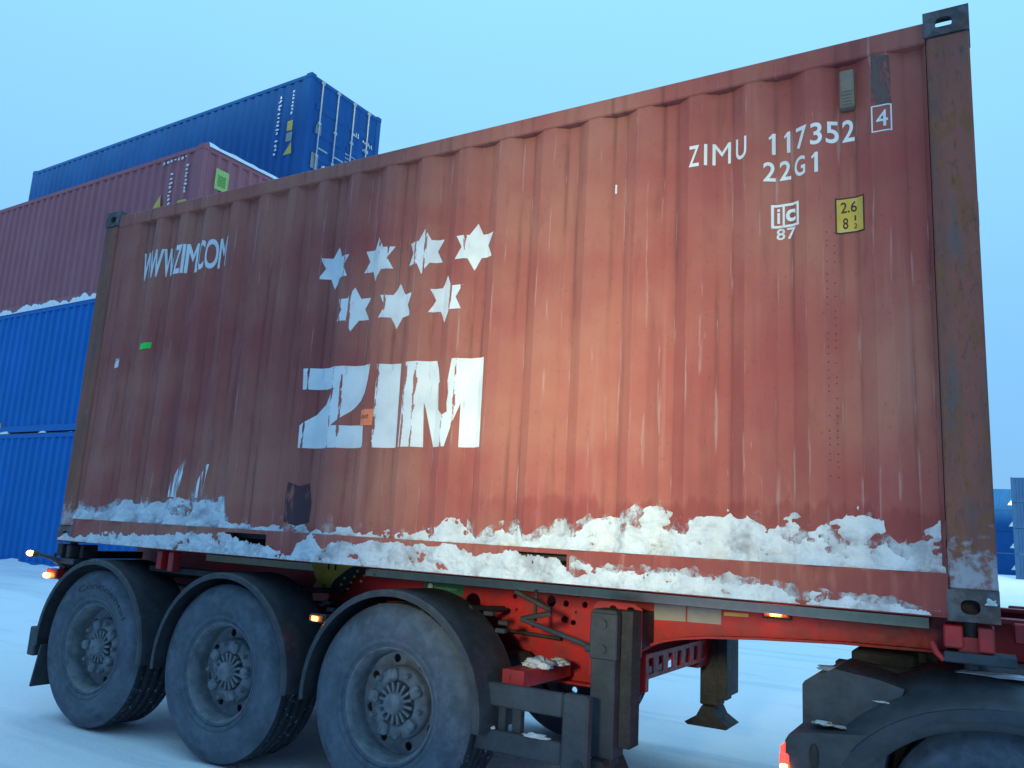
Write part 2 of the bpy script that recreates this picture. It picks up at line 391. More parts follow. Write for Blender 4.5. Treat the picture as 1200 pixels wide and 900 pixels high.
# rails
for y0, y1 in ((.004, .062), (WC-.062, WC-.004)):
    MB().cbox(.17, LC-.17, y0, y1, 2.455, 2.552, .007).build('top_rail', MRED, box_root)
def bottom_rail(flip):
    m = MB()
    for a, b in ((.17, 1.822), (2.182, 3.884), (4.244, LC-.17)): m.box(a, b, 0, .010, .014, .176)
    for a, b in ((1.822, 2.182), (3.884, 4.244)): m.box(a, b, 0, .010, .152, .176); m.box(a, b, 0, .010, .014, .026)
    m.box(.17, LC-.17, .0102, .075, .168, .1755)            # ledge under the corrugated sheet
    m.box(.17, LC-.17, -.012, .055, .010, .0138)            # lower flange
    for a in (1.822, 3.884):                                # fork pocket tunnels
        m.box(a-.008, a, .0102, .9, .020, .160); m.box(a+.36, a+.368, .0102, .9, .020, .160); m.box(a, a+.36, .0102, .9, .154, .160)
    return m
bottom_rail(0).build('bottom_rail', MRED, box_root)
bottom_rail(1).build('bottom_rail', MRED, box_root, (LC, WC, 0), (0, 0, math.pi))
for x0 in (0, 1):
    for z0, z1 in ((.02, .13), (2.47, 2.55)):
        a, b = ((.03, .12) if x0 == 0 else (LC-.12, LC-.03)); MB().cbox(a, b, .17, WC-.17, z0, z1, .006).build('end_sill' if z0 < 1 else 'end_header', MRED, box_root)
# posts and castings (hollow, with real apertures)
def casting_mesh(top):
    """178 x 162 x 118 block, outer corner at origin, extends +x,+y,+z"""
    m = MB(); w, d, h, t = .178, .162, .118, .024
    s = plate_mesh([(0, 0), (w, 0), (w, h), (0, h)], [ell(.080, .055, .033, .027, 24, .75)], t, 'casting')
    def addme(me, mx): m.add([mx @ v.co for v in me.vertices], [list(p.vertices) for p in me.polygons])
    addme(s, Matrix.Identity(4))                                            # side face (-y)
    e = plate_mesh([(t, 0), (d, 0), (d, h), (t, h)], [ell(.085, .055, .030, .025, 24, .75)], t, 'casting')
    addme(e, Matrix.Translation((w, 0, 0)) @ Matrix.Rotation(R(90), 4, 'Z'))  # end face (+x)
    p = plate_mesh([(0, t), (w-t, t), (w-t, d), (0, d)], [ell(.080, .095, .058, .034, 24, .6)], t, 'casting')
    zz = h if top else t
    addme(p, Matrix(((1, 0, 0, 0), (0, 0, 1, 0), (0, -1, 0, zz), (0, 0, 0, 1))))
    if top: m.box(0, w-t, t, d, 0, .010); m.box(0, .012, t, d, .010, h-t); m.box(.012, w-t, d-.012, d, .010, h-t)
    else: m.box(0, w-t, t, d, h-.010, h); m.box(0, .012, t, d, t, h-.010); m.box(.012, w-t, d-.012, d, t, h-.010)
    return m.mesh('casting')
CT, CB = casting_mesh(True), casting_mesh(False)
from math import pi
def corners(put_fn):
    pass
for (X, Y, flipx, flipy) in ((LC, 0, 0, 0), (0, 0, 1, 0), (LC, WC, 0, 1), (0, WC, 1, 1)):
    sx, sy_ = (-1 if flipx else 1), (-1 if flipy else 1)
    for z, me in ((0, CB), (HC-.118, CT)):
        o = put('corner_casting', me, MCAST, box_root, (X-.178*sx, Y-.002*sy_, z)); o.scale = (sx, sy_, 1)
    x0, x1 = sorted((X, X-.172*sx)); y0, y1 = sorted((Y+.004*sy_, Y+.150*sy_))
    MB().cbox(x0+.003, x1-.003, y0, y1, .118, HC-.118, .008).build('corner_post', MRUST, box_root)

# ---- markings that follow the bends of the sheet
def onto_sheet(me, off=.0015):
    bm = bmesh.new(); bm.from_mesh(me)
    xs = [v.co.x for v in bm.verts]
    for fx, _ in FOLDS:
        if min(xs) < fx < max(xs):
            bmesh.ops.bisect_plane(bm, geom=bm.verts[:]+bm.edges[:]+bm.faces[:], plane_co=(fx, 0, 0), plane_no=(1, 0, 0))
    for v in bm.verts: v.co = Vector((v.co.x, yc(v.co.x)-off, v.co.z))
    bm.normal_update()
    for f in bm.faces:
        if f.normal.y > 0: f.normal_flip()
        f.smooth = False
    bm.to_mesh(me); bm.free(); me.materials.clear(); return me

def flat_poly(poly, holes=()):
    cu = bpy.data.curves.new('m', 'CURVE'); cu.dimensions = '2D'; cu.fill_mode = 'BOTH'
    for p_ in [poly]+list(holes):
        s_ = cu.splines.new('POLY'); s_.points.add(len(p_)-1); s_.use_cyclic_u = True
        for p, q in zip(s_.points, p_): p.co = (q[0], q[1], 0, 1)
    me = curve_mesh(cu); bpy.data.curves.remove(cu); me.transform(Matrix(((1,0,0,0),(0,0,-1,0),(0,1,0,0),(0,0,0,1)))); return me

def text_mesh(txt, x0, x1, z0, z1, bold=0.0, shear=0.0, space=1.0):
    cu = bpy.data.curves.new('t', 'FONT'); cu.body = txt; cu.size = 1; cu.offset = bold; cu.shear = shear; cu.space_character = space; cu.resolution_u = 6
    me = curve_mesh(cu); bpy.data.curves.remove(cu)
    xs = [v.co.x for v in me.vertices]; ys = [v.co.y for v in me.vertices]
    a, b, c, d = min(xs), max(xs), min(ys), max(ys)
    for v in me.vertices: v.co = ((v.co.x-a)/(b-a)*(x1-x0)+x0, 0, (v.co.y-c)/(d-c)*(z1-z0)+z0)
    return me

def stain(name, c, sc, a, b):
    n = NT(name); n.l(n.ramp(n.noise(sc, 7, (1.5, 1, .45), .68), a, b, 0, .85), n.b.inputs['Alpha']); return n.fin(c, .7)

def mark(name, me, mat=MLET, off=.0015, label=None):
    o = put(name, onto_sheet(me, off), mat, box_root)
    if label: o['label'] = label
    return o

for cx, cz in ((2.506, 1.842), (2.858, 1.850), (3.211, 1.851), (3.564, 1.840), (2.690, 1.548), (3.031, 1.540), (3.386, 1.547)):
    pts = [((.141 if k % 2 == 0 else .081)*math.sin(k*pi/6+.02)+cx, (.141 if k % 2 == 0 else .081)*math.cos(k*pi/6+.02)+cz) for k in range(12)]
    mark('star_emblem', flat_poly(pts))
Zp = [(2.338,1.190),(2.880,1.190),(2.872,1.085),(2.845,1.015),(2.765,.935),(2.660,.860),(2.606,.824),(2.868,.824),(2.874,.688),(2.358,.688),(2.355,.828),(2.46,.898),(2.544,.975),(2.612,1.053),(2.350,1.055)]
Ip = [(2.934,1.186),(3.092,1.186),(3.104,.688),(2.940,.688)]
Mp = [(3.145,1.186),(3.345,1.186),(3.430,.908),(3.470,1.186),(3.672,1.186),(3.680,.687),(3.540,.687),(3.537,.932),(3.457,.690),(3.361,.690),(3.277,.949),(3.290,.690),(3.129,.690)]
for p in (Zp, Ip, Mp): mark('large_letter', flat_poly(p))
mark('paint_loss', flat_poly([(3.372,1.052),(3.398,1.066),(3.452,1.060),(3.462,.99),(3.455,.93),(3.462,.885),(3.43,.868),(3.405,.885),(3.388,.90),(3.380,.97)]), MRED, .0030)
xw = .50
for ch, w_ in zip('WWW.ZIM.COM', (.120, .120, .120, .020, .078, .022, .105, .020, .085, .100, .105)):
    mark('web_address_letter', text_mesh(ch, xw, xw+w_, 1.982, (2.012 if ch == '.' else 2.205), 0 if ch in 'WM.' else .02), MLET2)
    if ch in 'WM': mark('web_address_letter', text_mesh(ch, xw+.007, xw+w_+.007, 1.982, 2.205, 0), MLET2, .0019)
    xw += w_+.0065
for ch, a_, b_ in (('Z', 4.822, 4.874), ('I', 4.898, 4.912), ('M', 4.935, 5.022), ('U', 5.050, 5.106)):
    mark('container_number_letter', text_mesh(ch, a_, b_, 2.072, 2.184, 0 if ch == 'M' else .012), MLET2)
def glyph(ch, a, b, z0, z1):
    if ch != '1': return text_mesh(ch, a, b, z0, z1, .016)
    w = b-a; h = z1-z0; m_ = a+w*.60; t = w*.15
    return flat_poly([(m_-t, z0), (m_+t, z0), (m_+t, z1), (m_-t*.6, z1), (m_-w*.42, z1-h*.22), (m_-w*.34, z1-h*.30), (m_-t, z1-h*.20)])
for i_, ch in enumerate('117352'):
    mark('container_number_digit', glyph(ch, 5.197+i_*.0672, 5.249+i_*.0672, 2.072, 2.180), MLET2)
for i_, ch in enumerate('22G1'):
    mark('size_code_character', glyph(ch, 5.184+i_*.0695, 5.236+i_*.0695, 1.936, 2.034), MLET2)
mark('check_digit', text_mesh('4', 5.680, 5.728, 2.100, 2.178, .012), MLET2)
mark('check_digit_frame', flat_poly([(5.660,2.076),(5.744,2.076),(5.744,2.204),(5.660,2.204)], [[(5.666,2.082),(5.738,2.082),(5.738,2.198),(5.666,2.198)]]), MLET2)
mark('certificate_frame', flat_poly([(5.216,1.702),(5.342,1.702),(5.342,1.818),(5.216,1.818)], [[(5.228,1.714),(5.266,1.714),(5.266,1.806),(5.228,1.806)], [(5.276,1.714),(5.331,1.714),(5.331,1.806),(5.276,1.806)]]), MLET2)
mark('certificate_mark', text_mesh('i', 5.241, 5.255, 1.724, 1.798, .02), MLET2)
mark('certificate_mark', text_mesh('c', 5.281, 5.326, 1.728, 1.788, .03), MLET2)
mark('certificate_year', text_mesh('87', 5.238, 5.326, 1.643, 1.698, .015, 0, 1.1), MLET2)
mark('height_label', flat_poly([(5.498,1.633),(5.620,1.633),(5.620,1.803),(5.498,1.803)]), MBLK, .0015, 'yellow height label with black border')
mark('height_label_face', flat_poly([(5.504,1.640),(5.614,1.640),(5.614,1.796),(5.504,1.796)]), MYEL, .0025)
mark('height_figures', text_mesh('2.6', 5.520, 5.588, 1.730, 1.782, .012), MBLK, .0035)
mark('height_figures', text_mesh('8', 5.528, 5.551, 1.654, 1.706, .012), MBLK, .0035)
mark('height_figures', text_mesh('1', 5.577, 5.584, 1.688, 1.714, .01), MBLK, .0035)
mark('height_figures', text_mesh('2', 5.574, 5.588, 1.652, 1.676, .01), MBLK, .0035)
mark('green_sticker', flat_poly([(.655,1.428),(.752,1.436),(.757,1.482),(.660,1.474)]), MLGRN, .003)
mark('orange_sticker', flat_poly([(2.826,.818),(2.938,.818),(2.938,.915),(2.826,.915)]), MORG, .004)
mark('handwriting', text_mesh('out', 2.838, 2.905, .860, .884, 0, .3), MBLK, .0055)
mark('faded_label', flat_poly([(.360,1.30),(.425,1.31),(.430,1.38),(.365,1.375)]), m_letter('faded_label_print', .22, .2), .002)
mark('paint_scratch', flat_poly([(4.414,2.018),(4.424,2.018),(4.424,2.068),(4.414,2.068)]), MLET2, .002)
mark('tar_stain', flat_poly([(2.285,.235),(2.405,.215),(2.480,.24),(2.485,.36),(2.455,.475),(2.40,.455),(2.30,.48),(2.275,.40)]), stain('tar_black', (.065, .030, .040), 9, .40, .52), .0012)
mark('rust_streak', flat_poly([(5.660,2.21),(5.745,2.205),(5.740,2.44),(5.665,2.452)]), stain('grey_rust_streak', (.13, .085, .085), 12, .36, .52), .0012)
v = MB().cbox(5.531, 5.592, YI-.045, YI, 2.222, 2.408, .006)
for k in range(5): v.box(5.538, 5.585, YI-.049, YI-.0452, 2.235+k*.016, 2.241+k*.016)
v.build('ventilator', MVENT, box_root)
# repair patch welds: dotted rivets down the seam
rv = MB()
for x in (5.462, 5.492):
    for k in range(34):
        if random.random() < .8: z = .55+k*.033+random.uniform(-.006, .006); y = yc(x)-.001; rv.box(x-.0022, x+.0022, y, y+.002, z-.003, z+.003)
tag(rv.build('seam_pits', MBLK, box_root), kind='stuff')

# ---- crusted snow
UP = [(.16,.26),(.236,.288),(.30,.25),(.406,.231),(.592,.298),(.776,.351),(.972,.32),(1.233,.373),(1.453,.361),(1.657,.394),(1.748,.385),(1.79,.212),(1.85,.206),(1.912,.216),(2.05,.196),(2.129,.195),(2.265,.22),(2.406,.232),(2.50,.192),(2.56,.196),(2.65,.216),(2.78,.236),(2.88,.194),(2.944,.205),(3.097,.222),(3.16,.194),(3.218,.221),(3.333,.244),(3.457,.268),(3.508,.32),(3.57,.313),(3.611,.274),(3.70,.200),(3.763,.245),(3.849,.275),(3.95,.292),(3.985,.20),(4.051,.248),(4.16,.304),(4.225,.332),(4.256,.267),(4.354,.337),(4.452,.365),(4.553,.36),(4.625,.402),(4.708,.432),(4.783,.407),(4.864,.386),(4.943,.404),(5.02,.429),(5.096,.401),(5.17,.366),(5.225,.346),(5.30,.422),(5.349,.373),(5.435,.376),(5.512,.40),(5.56,.457),(5.617,.417),(5.668,.384),(5.676,.30),(5.728,.25),(5.778,.334),(5.834,.377),(5.889,.412)]
LO = [(.0,.04),(.082,.057),(.226,.039),(.396,.066),(.64,.095),(.836,.086),(1.2,.103),(1.456,.126),(1.8,.137),(1.985,.103),(2.177,.077),(2.327,.045),(2.40,.03),(2.44,.10),(2.472,.118),(2.555,.167),(2.694,.139),(2.855,.152),(3.105,.15),(3.256,.14),(3.399,.161),(3.567,.156),(3.703,.137),(3.834,.127),(3.893,.152),(3.984,.145),(4.131,.124),(4.236,.11),(4.317,.131),(4.409,.089),(4.518,.097),(4.625,.092),(4.829,.11),(5.023,.087),(5.134,.088),(5.311,.073),(5.545,.051),(5.702,.045),(5.851,.020),(5.89,.016)]
def snow_sheet(name, x0, x1, z0, z1, tab, base, thick, step, seed, mat, holes, parent, foot=0.0, scl=1.0):
    nx = int((x1-x0)/step)+1; nz_ = int((z1-z0)/step)+1; v = []; T = []
    for j in range(nz_+1):
        z = z0 + j*step
        for i in range(nx+1):
            x = x0+i*step
            top = z0+(interp(tab, x)-z0)*scl + .022*fbm(x*13, z*10, seed, 4)+.007*fbm(x*48, z*48, seed+3, 4)
            s_ = top-z
            lump = .65 + .70*fbm(x*7, z*9, seed+7, 4) + .30*fbm(x*26, z*30, seed+9, 4) - 1.6*max(0, .10-abs(fbm(x*9, z*11, seed+40, 3)))
            t = min(1.0, s_*16)*thick*max(.10, lump)
            hole = fbm(x*5.5, z*9, seed+20, 5) + .45*fbm(x*20, z*24, seed+25, 4)
            if s_ > 0: t -= thick*1.5*max(0, hole-holes(x, z))
            t += foot*math.exp(-((z-z0)/.022)**2)*(1 if s_ > 0 else 0)*max(.2, lump)
            T.append(t); y = base(x, z) - (t if t > 0 else max(t, -.006))
            v.append((x, y, z))
    n = nx+1; f = []
    for j in range(nz_):
        for i in range(nx):
            q = (j*n+i, j*n+i+1, (j+1)*n+i+1, (j+1)*n+i)
            if max(T[k] for k in q) > 0: f.append(q)
    used = sorted({k for q in f for k in q}); ix = {k: i for i, k in enumerate(used)}
    me = bpy.data.meshes.new(name); me.from_pydata([v[k] for k in used], [], [tuple(ix[k] for k in q) for q in f])
    me.polygons.foreach_set('use_smooth', [True]*len(f))
    return put(name, me, mat, parent)
tag(snow_sheet('snow_crust', .175, 5.885, .176, .52, UP, lambda x, z: yc(x), .015, .006, 3.0, MSNOW,
    lambda x, z: (.26 if x < 1.8 else (.02 if x < 3.4 else .06)) + (-.12*sstep(.24, .36, z) if x > 3.7 else 0) + (.4 if z < .20 and x > 3.4 else 0), box_root, .020, .90), kind='stuff')
tag(snow_sheet('snow_crust', .02, 5.89, .014, .20, LO, lambda x, z: -.0005, .026, .006, 9.0, MSNOW,
    lambda x, z: .22 if x < 4.6 else .0, box_root, .008), kind='stuff')
# thin smeared film of frozen spray behind and above the crust
def film(name, a, b, op):
    n = NT(name); k = n.math('ADD', n.noise(9, 8, (1, 1, .8), .70, off=(5, 0, 5)), n.ramp(n.xyz()[2], .18, .50, .16, -.10))
    n.l(n.ramp(k, a, b, 0, op), n.b.inputs['Alpha']); w = n.noise(14, 6)
    return n.fin(n.mix(n.ramp(w, .4, .66), (.62, .64, .68), (.40, .41, .45)), .85, 0, w, .4, .006)
FILM = film('frozen_spray', .52, .66, .85)
xs_ = [3.62+i*.02 for i in range(114)]
mark('snow_film', flat_poly([(3.62, .178)]+[(x, min(.50, interp(UP, x)+.022+.02*fbm(x*9, 1, 5, 3))) for x in xs_]+[(5.884, .178)]), FILM, .0018)
xs_ = [.19+i*.02 for i in range(82)]
mark('snow_film', flat_poly([(.19, .178)]+[(x, interp(UP, x)+.03+.02*fbm(x*9, 1, 5, 3)) for x in xs_]+[(1.82, .178)]), FILM, .0018)
FILM2 = film('frozen_spray_rail', .60, .74, .75)
xs_ = [4.26+i*.012 for i in range(134)]
me = flat_poly([(4.26, .03)]+[(x, min(.16, interp(LO, x)+.022+.03*fbm(x*7, 2, 2, 4)+.012*fbm(x*40, 3, 2, 3))) for x in xs_]+[(5.86, .03)]); me.materials.clear(); put('snow_film', me, FILM2, box_root, (0, -.0016, 0))
POST = [(5.88,.20),(5.90,.46),(5.95,.50),(6.0,.44),(6.03,.30),(6.06,.1)]
# salt jets: two thin upward splashes of frost at the rear of the side
jm = NT('frost_spray'); a_ = jm.noise(30, 5, (1.5, 1, .12))
jm.l(jm.ramp(a_, .42, .60), jm.b.inputs['Alpha']); jm.fin((.80, .82, .86), .8)
for (xa, xb, zt, w) in ((1.235, 1.300, .62, .085), (1.49, 1.55, .585, .10)):
    mark('frost_spray', flat_poly([(xa-w, .36), (xa+.04, .36), (xb+.012, zt), (xb, zt)]), jm.m, .0022)

# ------------------------------------------------------------------ trailer
tr = empty('container_trailer', (0, 0, 0))
tag(tr, 'red three-axle container trailer with grimy black mudguards under the red container', 'trailer')
RY0, RY1 = .70, 1.73
low = [(4.10,.66),(4.20,.74),(4.27,.80),(4.34,.858),(4.42,.905),(4.50,.938),(4.60,.962),(4.75,.985),(5.0,1.005),(5.4,1.028),(5.76,1.035)]
web = [(-.02,.72)] + low + [(7.35,1.035),(7.35,1.178),(-.02,1.178)]
holes = [ell(3.27,1.015,.058,.066), ell(2.02,.985,.085,.10), ell(.95,1.0,.055,.06), ell(3.81,1.078,.030,.030), ell(3.905,1.073,.019,.019), ell(4.025,1.076,.018,.018), ell(3.565,1.085,.014,.014), ell(3.90,.985,.024,.020),
         ell(3.955,.972,.018,.015), ell(3.50,.99,.010,.010), ell(3.58,1.01,.008,.008), ell(3.70,.93,.012,.012), ell(3.98,1.12,.007,.007), ell(3.97,1.03,.007,.007)]
wm = plate_mesh(web, holes, .012, 'web')
for y, s in ((RY0, 1), (RY1, -1)):
    rail = put('frame_rail', wm, MTRED, tr, (0, y, 0))
    MB().box(-.02, 7.35, -.06, .075, 1.1785, 1.197).build('top_flange', MTRED, rail)
    b = MB(); pts = [(-.02,.72),(4.02,.66)]+low+[(7.35,1.035)]
    for (a, z), (c, z2) in zip(pts, pts[1:]):
        b.add([(a,-.06,z-.012),(c,-.06,z2-.012),(c,-.06,z2),(a,-.06,z),(a,.075,z-.012),(c,.075,z2-.012),(c,.075,z2),(a,.075,z)], [(0,1,2,3),(5,4,7,6),(3,2,6,7),(1,0,4,5)])
    b.build('bottom_flange', MTRED, rail)
tm = MB(); tm.box(.9, 2.05, RY0-.0655, RY0-.0602, 1.128, 1.1745); tm.box(2.46, 5.775, RY0-.0655, RY0-.0602, 1.128, 1.1745)
tm.build('reflective_tape', MTAPE, tr)
for x in (.15, 1.0, 2.3, 3.6, 4.9, 5.75, 6.6, 7.3):
    MB().box(x-.05, x+.05, RY0+.0765, RY1-.062, 1.04, 1.15).build('crossmember', MTRED, tr)
def hang(name, poly, mat, y=RY0-.0015, t=.0012):
    return put(name, plate_mesh(poly, [], t, name), mat, tr, (0, y-t, 0))
hang('data_plate', [(4.44,1.035),(4.615,1.042),(4.615,1.122),(4.44,1.122)], MPLATE); hang('data_plate', [(4.625,1.042),(4.805,1.045),(4.805,1.122),(4.625,1.122)], MPLATE)
hang('reflector_strip', [(4.82,1.092),(4.945,1.096),(4.945,1.113),(4.82,1.11)], MYEL)
hang('green_label', [(2.90,1.055),(3.20,1.060),(3.20,1.126),(2.90,1.126)], MGRN)
def flat_text(txt, x0, x1, z0, z1, y, mat, name='printed_text', bold=.01):
    me = text_mesh(txt, x0, x1, z0, z1, bold); me.materials.clear(); return put(name, me, mat, tr, (0, y, 0))
put('green_label_emblem', plate_mesh(ell(2.945,1.092,.019,.022), [], .001), MWHT, tr, (0, RY0-.0045, 0))
gm = MB()
for k in range(10): gm.box(2.978+k*.0175, 2.990+k*.0175, RY0-.0042, RY0-.0034, 1.081, 1.096+(.006 if k in (0, 5) else 0))
tag(gm.build('faint_green_print', basic('pale_green_print', (.16,.34,.25), None, 20, .6), tr), kind='stuff')
# yellow triangular decal with black mesh border
hang('yellow_decal', [(1.955,1.205),(2.40,1.205),(2.30,1.155),(2.20,1.085),(2.135,.99),(2.085,.985),(2.03,1.08)], MYEL, RY0-.067)
hang('yellow_decal_border', [(2.402,1.205),(2.56,1.205),(2.42,1.145),(2.33,1.08),(2.28,.995),(2.137,.99),(2.202,1.085),(2.302,1.155)], MBLK, RY0-.067)
ck = MB()
for i in range(4):
    for j in range(6):
        t = j/5; bx = 2.17+.27*t+i*.030; bz = 1.02+.15*t**.8-i*.012
        if (i+j) % 2 == 0: ck.box(bx, bx+.018, RY0-.0705, RY0-.0690, bz, bz+.014)
tag(ck.build('yellow_decal_pattern', MYEL, tr), kind='stuff')
flat_text('8', 2.093, 2.132, 1.000, 1.048, RY0-.0695, MBLK, bold=.0)
flat_text('IT', 2.13, 2.24, 1.145, 1.198, RY0-.0695, MBLK)
# bolsters with twist locks
for X, sgn in ((5.962, 1), (.096, 1)):
    for Y0, Y1 in ((.03, RY0-.062), (RY1+.080, WC-.03)):
        yk = .085 if Y0 < 1 else WC-.085
        MTRED_ = MTRED if X > 1 else MDARK
        bo = MB().box(X-.05, X+.05, Y0+.02, Y1, 1.095, 1.150).build('bolster', MTRED_, tr)
        MB().cbox(X-.098, X-.032, min(yk-.07, yk+.07), yk+.07, 1.108, 1.195, .006).build('lock_block', MTRED_, bo)
        MB().cbox(X+.018, X+.072, yk-.07, yk+.07, 1.100, 1.195, .006).build('lock_block', MTRED_, bo)
        MB().tube([(X-.008, yk, 1.03), (X-.008, yk, 1.2085)], .027, 14).build('twist_lock', MDARK, bo)
        MB().cbox(X-.10, X+.14, yk-.075, yk+.08, 1.055, 1.0945, .005).build('lock_plate', MGREY, bo)
        MB().tube([(X-.14, yk-.05, 1.12), (X-.125, yk-.06, 1.085), (X-.10, yk-.06, 1.06)], .012, 8).build('lock_handle', MTRED_, bo)
for X in (7.28,):
    MB().box(X-.04, X+.04, .30, RY0-.062, 1.05, 1.15).build('outrigger', MTRED, tr)
# front extension beyond the container
MB().cbox(7.22, 7.34, .05, 2.39, 1.05, 1.19, .01).build('front_bolster', MTRED, tr)
for y in (.35, 2.05):
    MB().cbox(6.10, 7.21, y-.03, y+.03, 1.12, 1.20, .006).build('front_side_rail', MTRED, tr)
# rear structure, lamps
MB().cbox(-.06, .12, .22, 2.22, .86, 1.06, .01).build('rear_beam', MDARK, tr)
MB().cbox(.00, .045, .05, .26, .93, 1.19, .005).build('rear_bracket', MDARK, tr)
MB().cbox(.21, .25, .06, .18, 1.10, 1.20, .004).build('rear_bracket', MDARK, tr)
MB().cbox(1.12, 1.17, .04, .11, 1.085, 1.205, .004).build('side_bracket', MTRED, tr); MB().cbox(1.24, 1.29, .04, .11, 1.075, 1.205, .004).build('side_bracket', MTRED, tr)
MB().cbox(.95, 1.9, .12, .2, 1.06, 1.10, .004).build('side_rail_bar', MDARK, tr)
MB().tube([(.06, .06, 1.03), (.03, -.02, 1.085), (-.03, -.085, 1.112)], [.024, .016, .013], 10).build('lamp_arm', MFEND, tr)
def lamp(x, y, z, rx, ry, rz, mat=MAMB, core=None):
    m = MB(); n = 10; v = []; f = []
    for j in range(7):
        a = -pi/2+pi*j/6
        v += [(x+rx*math.cos(a)*math.copysign(abs(math.cos(2*pi*k/n))**.6, math.cos(2*pi*k/n)), y+ry*math.cos(a)*math.copysign(abs(math.sin(2*pi*k/n))**.6, math.sin(2*pi*k/n)), z+rz*math.sin(a)) for k in range(n)]
    for j in range(6):
        for k in range(n): f.append((j*n+k, j*n+(k+1) % n, (j+1)*n+(k+1) % n, (j+1)*n+k))
    return m.add(v, f, True).build('lamp_lens', mat, core)
def marker(name, x, y, z, w=.055, mat=MAMB):
    b = MB().cbox(x-w-.012, x+w+.012, y, y+.022, z-.026, z+.026, .006).build(name, MFEND, tr)
    lens = MB().cbox(x-w, x+w, y-.016, y-.0005, z-.018, z+.018, .005).build('lens', MAMBC, b)
    MB().cbox(x-w*.45, x+w*.45, y-.0235, y-.0165, z-.012, z+.012, .004).build('lit_bulb', mat, lens)
    return b
marker('side_marker_lamp', 5.09, RY0-.024, 1.128, .060)
marker('side_marker_lamp', 2.635, .03, .905, .050)
MB().box(2.61, 2.68, .054, .70, .89, .92).build('lamp_bracket', MDARK, tr)
ol = MB().tube([(-.035, -.09, 1.113), (-.060, -.125, 1.118)], .026, 10).build('outline_lamp', MFEND, tr)
lamp(-.068, -.140, 1.119, .030, .022, .020, MAMB, ol)
rl = MB().cbox(-.075, .06, .0, .08, .94, 1.01, .008).build('rear_lamp', basic('red_lens', (.45,.02,.015), None, 20, .3), tr)
lamp(-.035, -.012, .962, .042, .012, .020, MAMB, rl)
# wheels
WX = (.645, 1.945, 3.245); WR = .525
def tyre_meshes():
    y0, y1 = -.045, .325
    side = [(.288, y0+.022), (.297, y0+.010), (.304, y0+.004), (.306, y0+.009), (.311, y0+.009), (.314, y0+.001), (.336, y0-.005), (.339, y0-.002), (.343, y0-.006), (.400, y0-.012), (.440, y0-.010), (.452, y0-.012), (.470, y0-.002), (.495, y0+.010), (.505, y0+.016), (WR-.006, y0+.030)]
    tread = [(WR-.006, y0+.030), (WR, y0+.042)]; n = 4
    for k in range(n):
        c = y0+.042+(y1-y0-.084)*(k+.75)/(n+.5); tread += [(WR, c-.009), (WR-.016, c-.006), (WR-.016, c+.006), (WR, c+.009)]
    tread += [(WR, y1-.042), (WR-.006, y1-.030)]
    inner = [(WR-.006, y1-.030), (.495, y1-.008), (.40, y1+.012), (.33, y1+.004), (.290, y1-.02)]
    a = MB(); a.lathe(side, 72); a.lathe(inner, 72)
    return a.mesh('tyre'), MB().lathe(tread, 72).mesh('tread')
TY, TR = tyre_meshes()
def rim_meshes():
    rim = MB().lathe([(.272, .002), (.279, -.018), (.285, -.028), (.292, -.031), (.297, -.026), (.296, -.016), (.286, -.004), (.276, .006), (.272, .012), (.268, .05), (.266, .13), (.25, .22), (.262, .30)], 64)
    disc = plate_mesh(ell(0, 0, .268, .268, 48), [ell(.226*math.cos(2*pi*(k+.5)/8), .226*math.sin(2*pi*(k+.5)/8), .024, .024, 12) for k in range(8)], .012, 'disc')
    hub = MB().lathe([(.190, .105), (.188, .070), (.176, .052), (.126, .040), (.112, .052), (.106, .080), (.057, .080), (.055, .004), (.049, -.008), (.0, -.012)], 40)
    for k in range(16):
        an = 2*pi*k/16; m_ = Matrix.Rotation(an, 3, 'Y'); bb = MB().box(.052, .108, .030, .080, -.0070, .0070); hub.add([m_ @ Vector(p) for p in bb.v], bb.f)
    for k in range(5):
        an = 2*pi*(k+.25)/5; m_ = Matrix.Rotation(an, 3, 'Y'); bb = MB().cbox(.116, .178, .012, .056, -.030, .030, .010); hub.add([m_ @ Vector(p) for p in bb.v], bb.f)
    nut = MB().lathe([(.0, -.024), (.011, -.024), (.0155, -.018), (.0165, .012)], 6, smooth=False).mesh('nut')
    return rim.mesh('rim'), disc, hub.mesh('hub'), nut
RIM, DISC, HUBM, NUT = rim_meshes()
def wheel(x, far=False, parent=tr, r=1.0, y=0.0, spin=0.0):
    w = put('wheel', HUBM, MHUB, parent, (x, (WC-y) if far else y, WR*r), (0, spin, pi if far else 0)); w.scale = (r, 1, r)
    put('tyre', TY, MTYRE, w); put('tread', TR, MTREAD, w); put('rim', RIM, MRIM, w); put('rim_disc', DISC, MHUB, w, (0, .100, 0))
    for k in range(10):
        a = 2*pi*k/10; put('wheel_nut', NUT, MHUB, w, (.1640*math.cos(a+.3), .034, .1640*math.sin(a+.3)))
    return w
wheels = []
for i, x in enumerate(WX):
    w = wheel(x, spin=(.3, .9, 1.7)[i]); wheels.append(w); wheel(x, True, spin=i*.5)
    MB().tube([(x, .30, WR), (x, WC-.30, WR)], .065, 14).build('axle', MDARK, tr)
    for y in (.60, WC-.60):
        MB().lathe([(.0, -.09), (.10, -.09), (.14, -.05), (.145, 0), (.14, .05), (.10, .09), (0, .09)], 18).build('air_spring', MDARK, tr, (x+.38, y, .70), (R(90), 0, 0))
        MB().cbox(x-.55, x+.40, y-.05, y+.05, .50, .58, .01).build('trailing_arm', MDARK, tr)
        MB().cbox(x-.60, x-.48, y-.06, y+.06, .52, .74, .01).build('hanger_bracket', MTRED, tr)
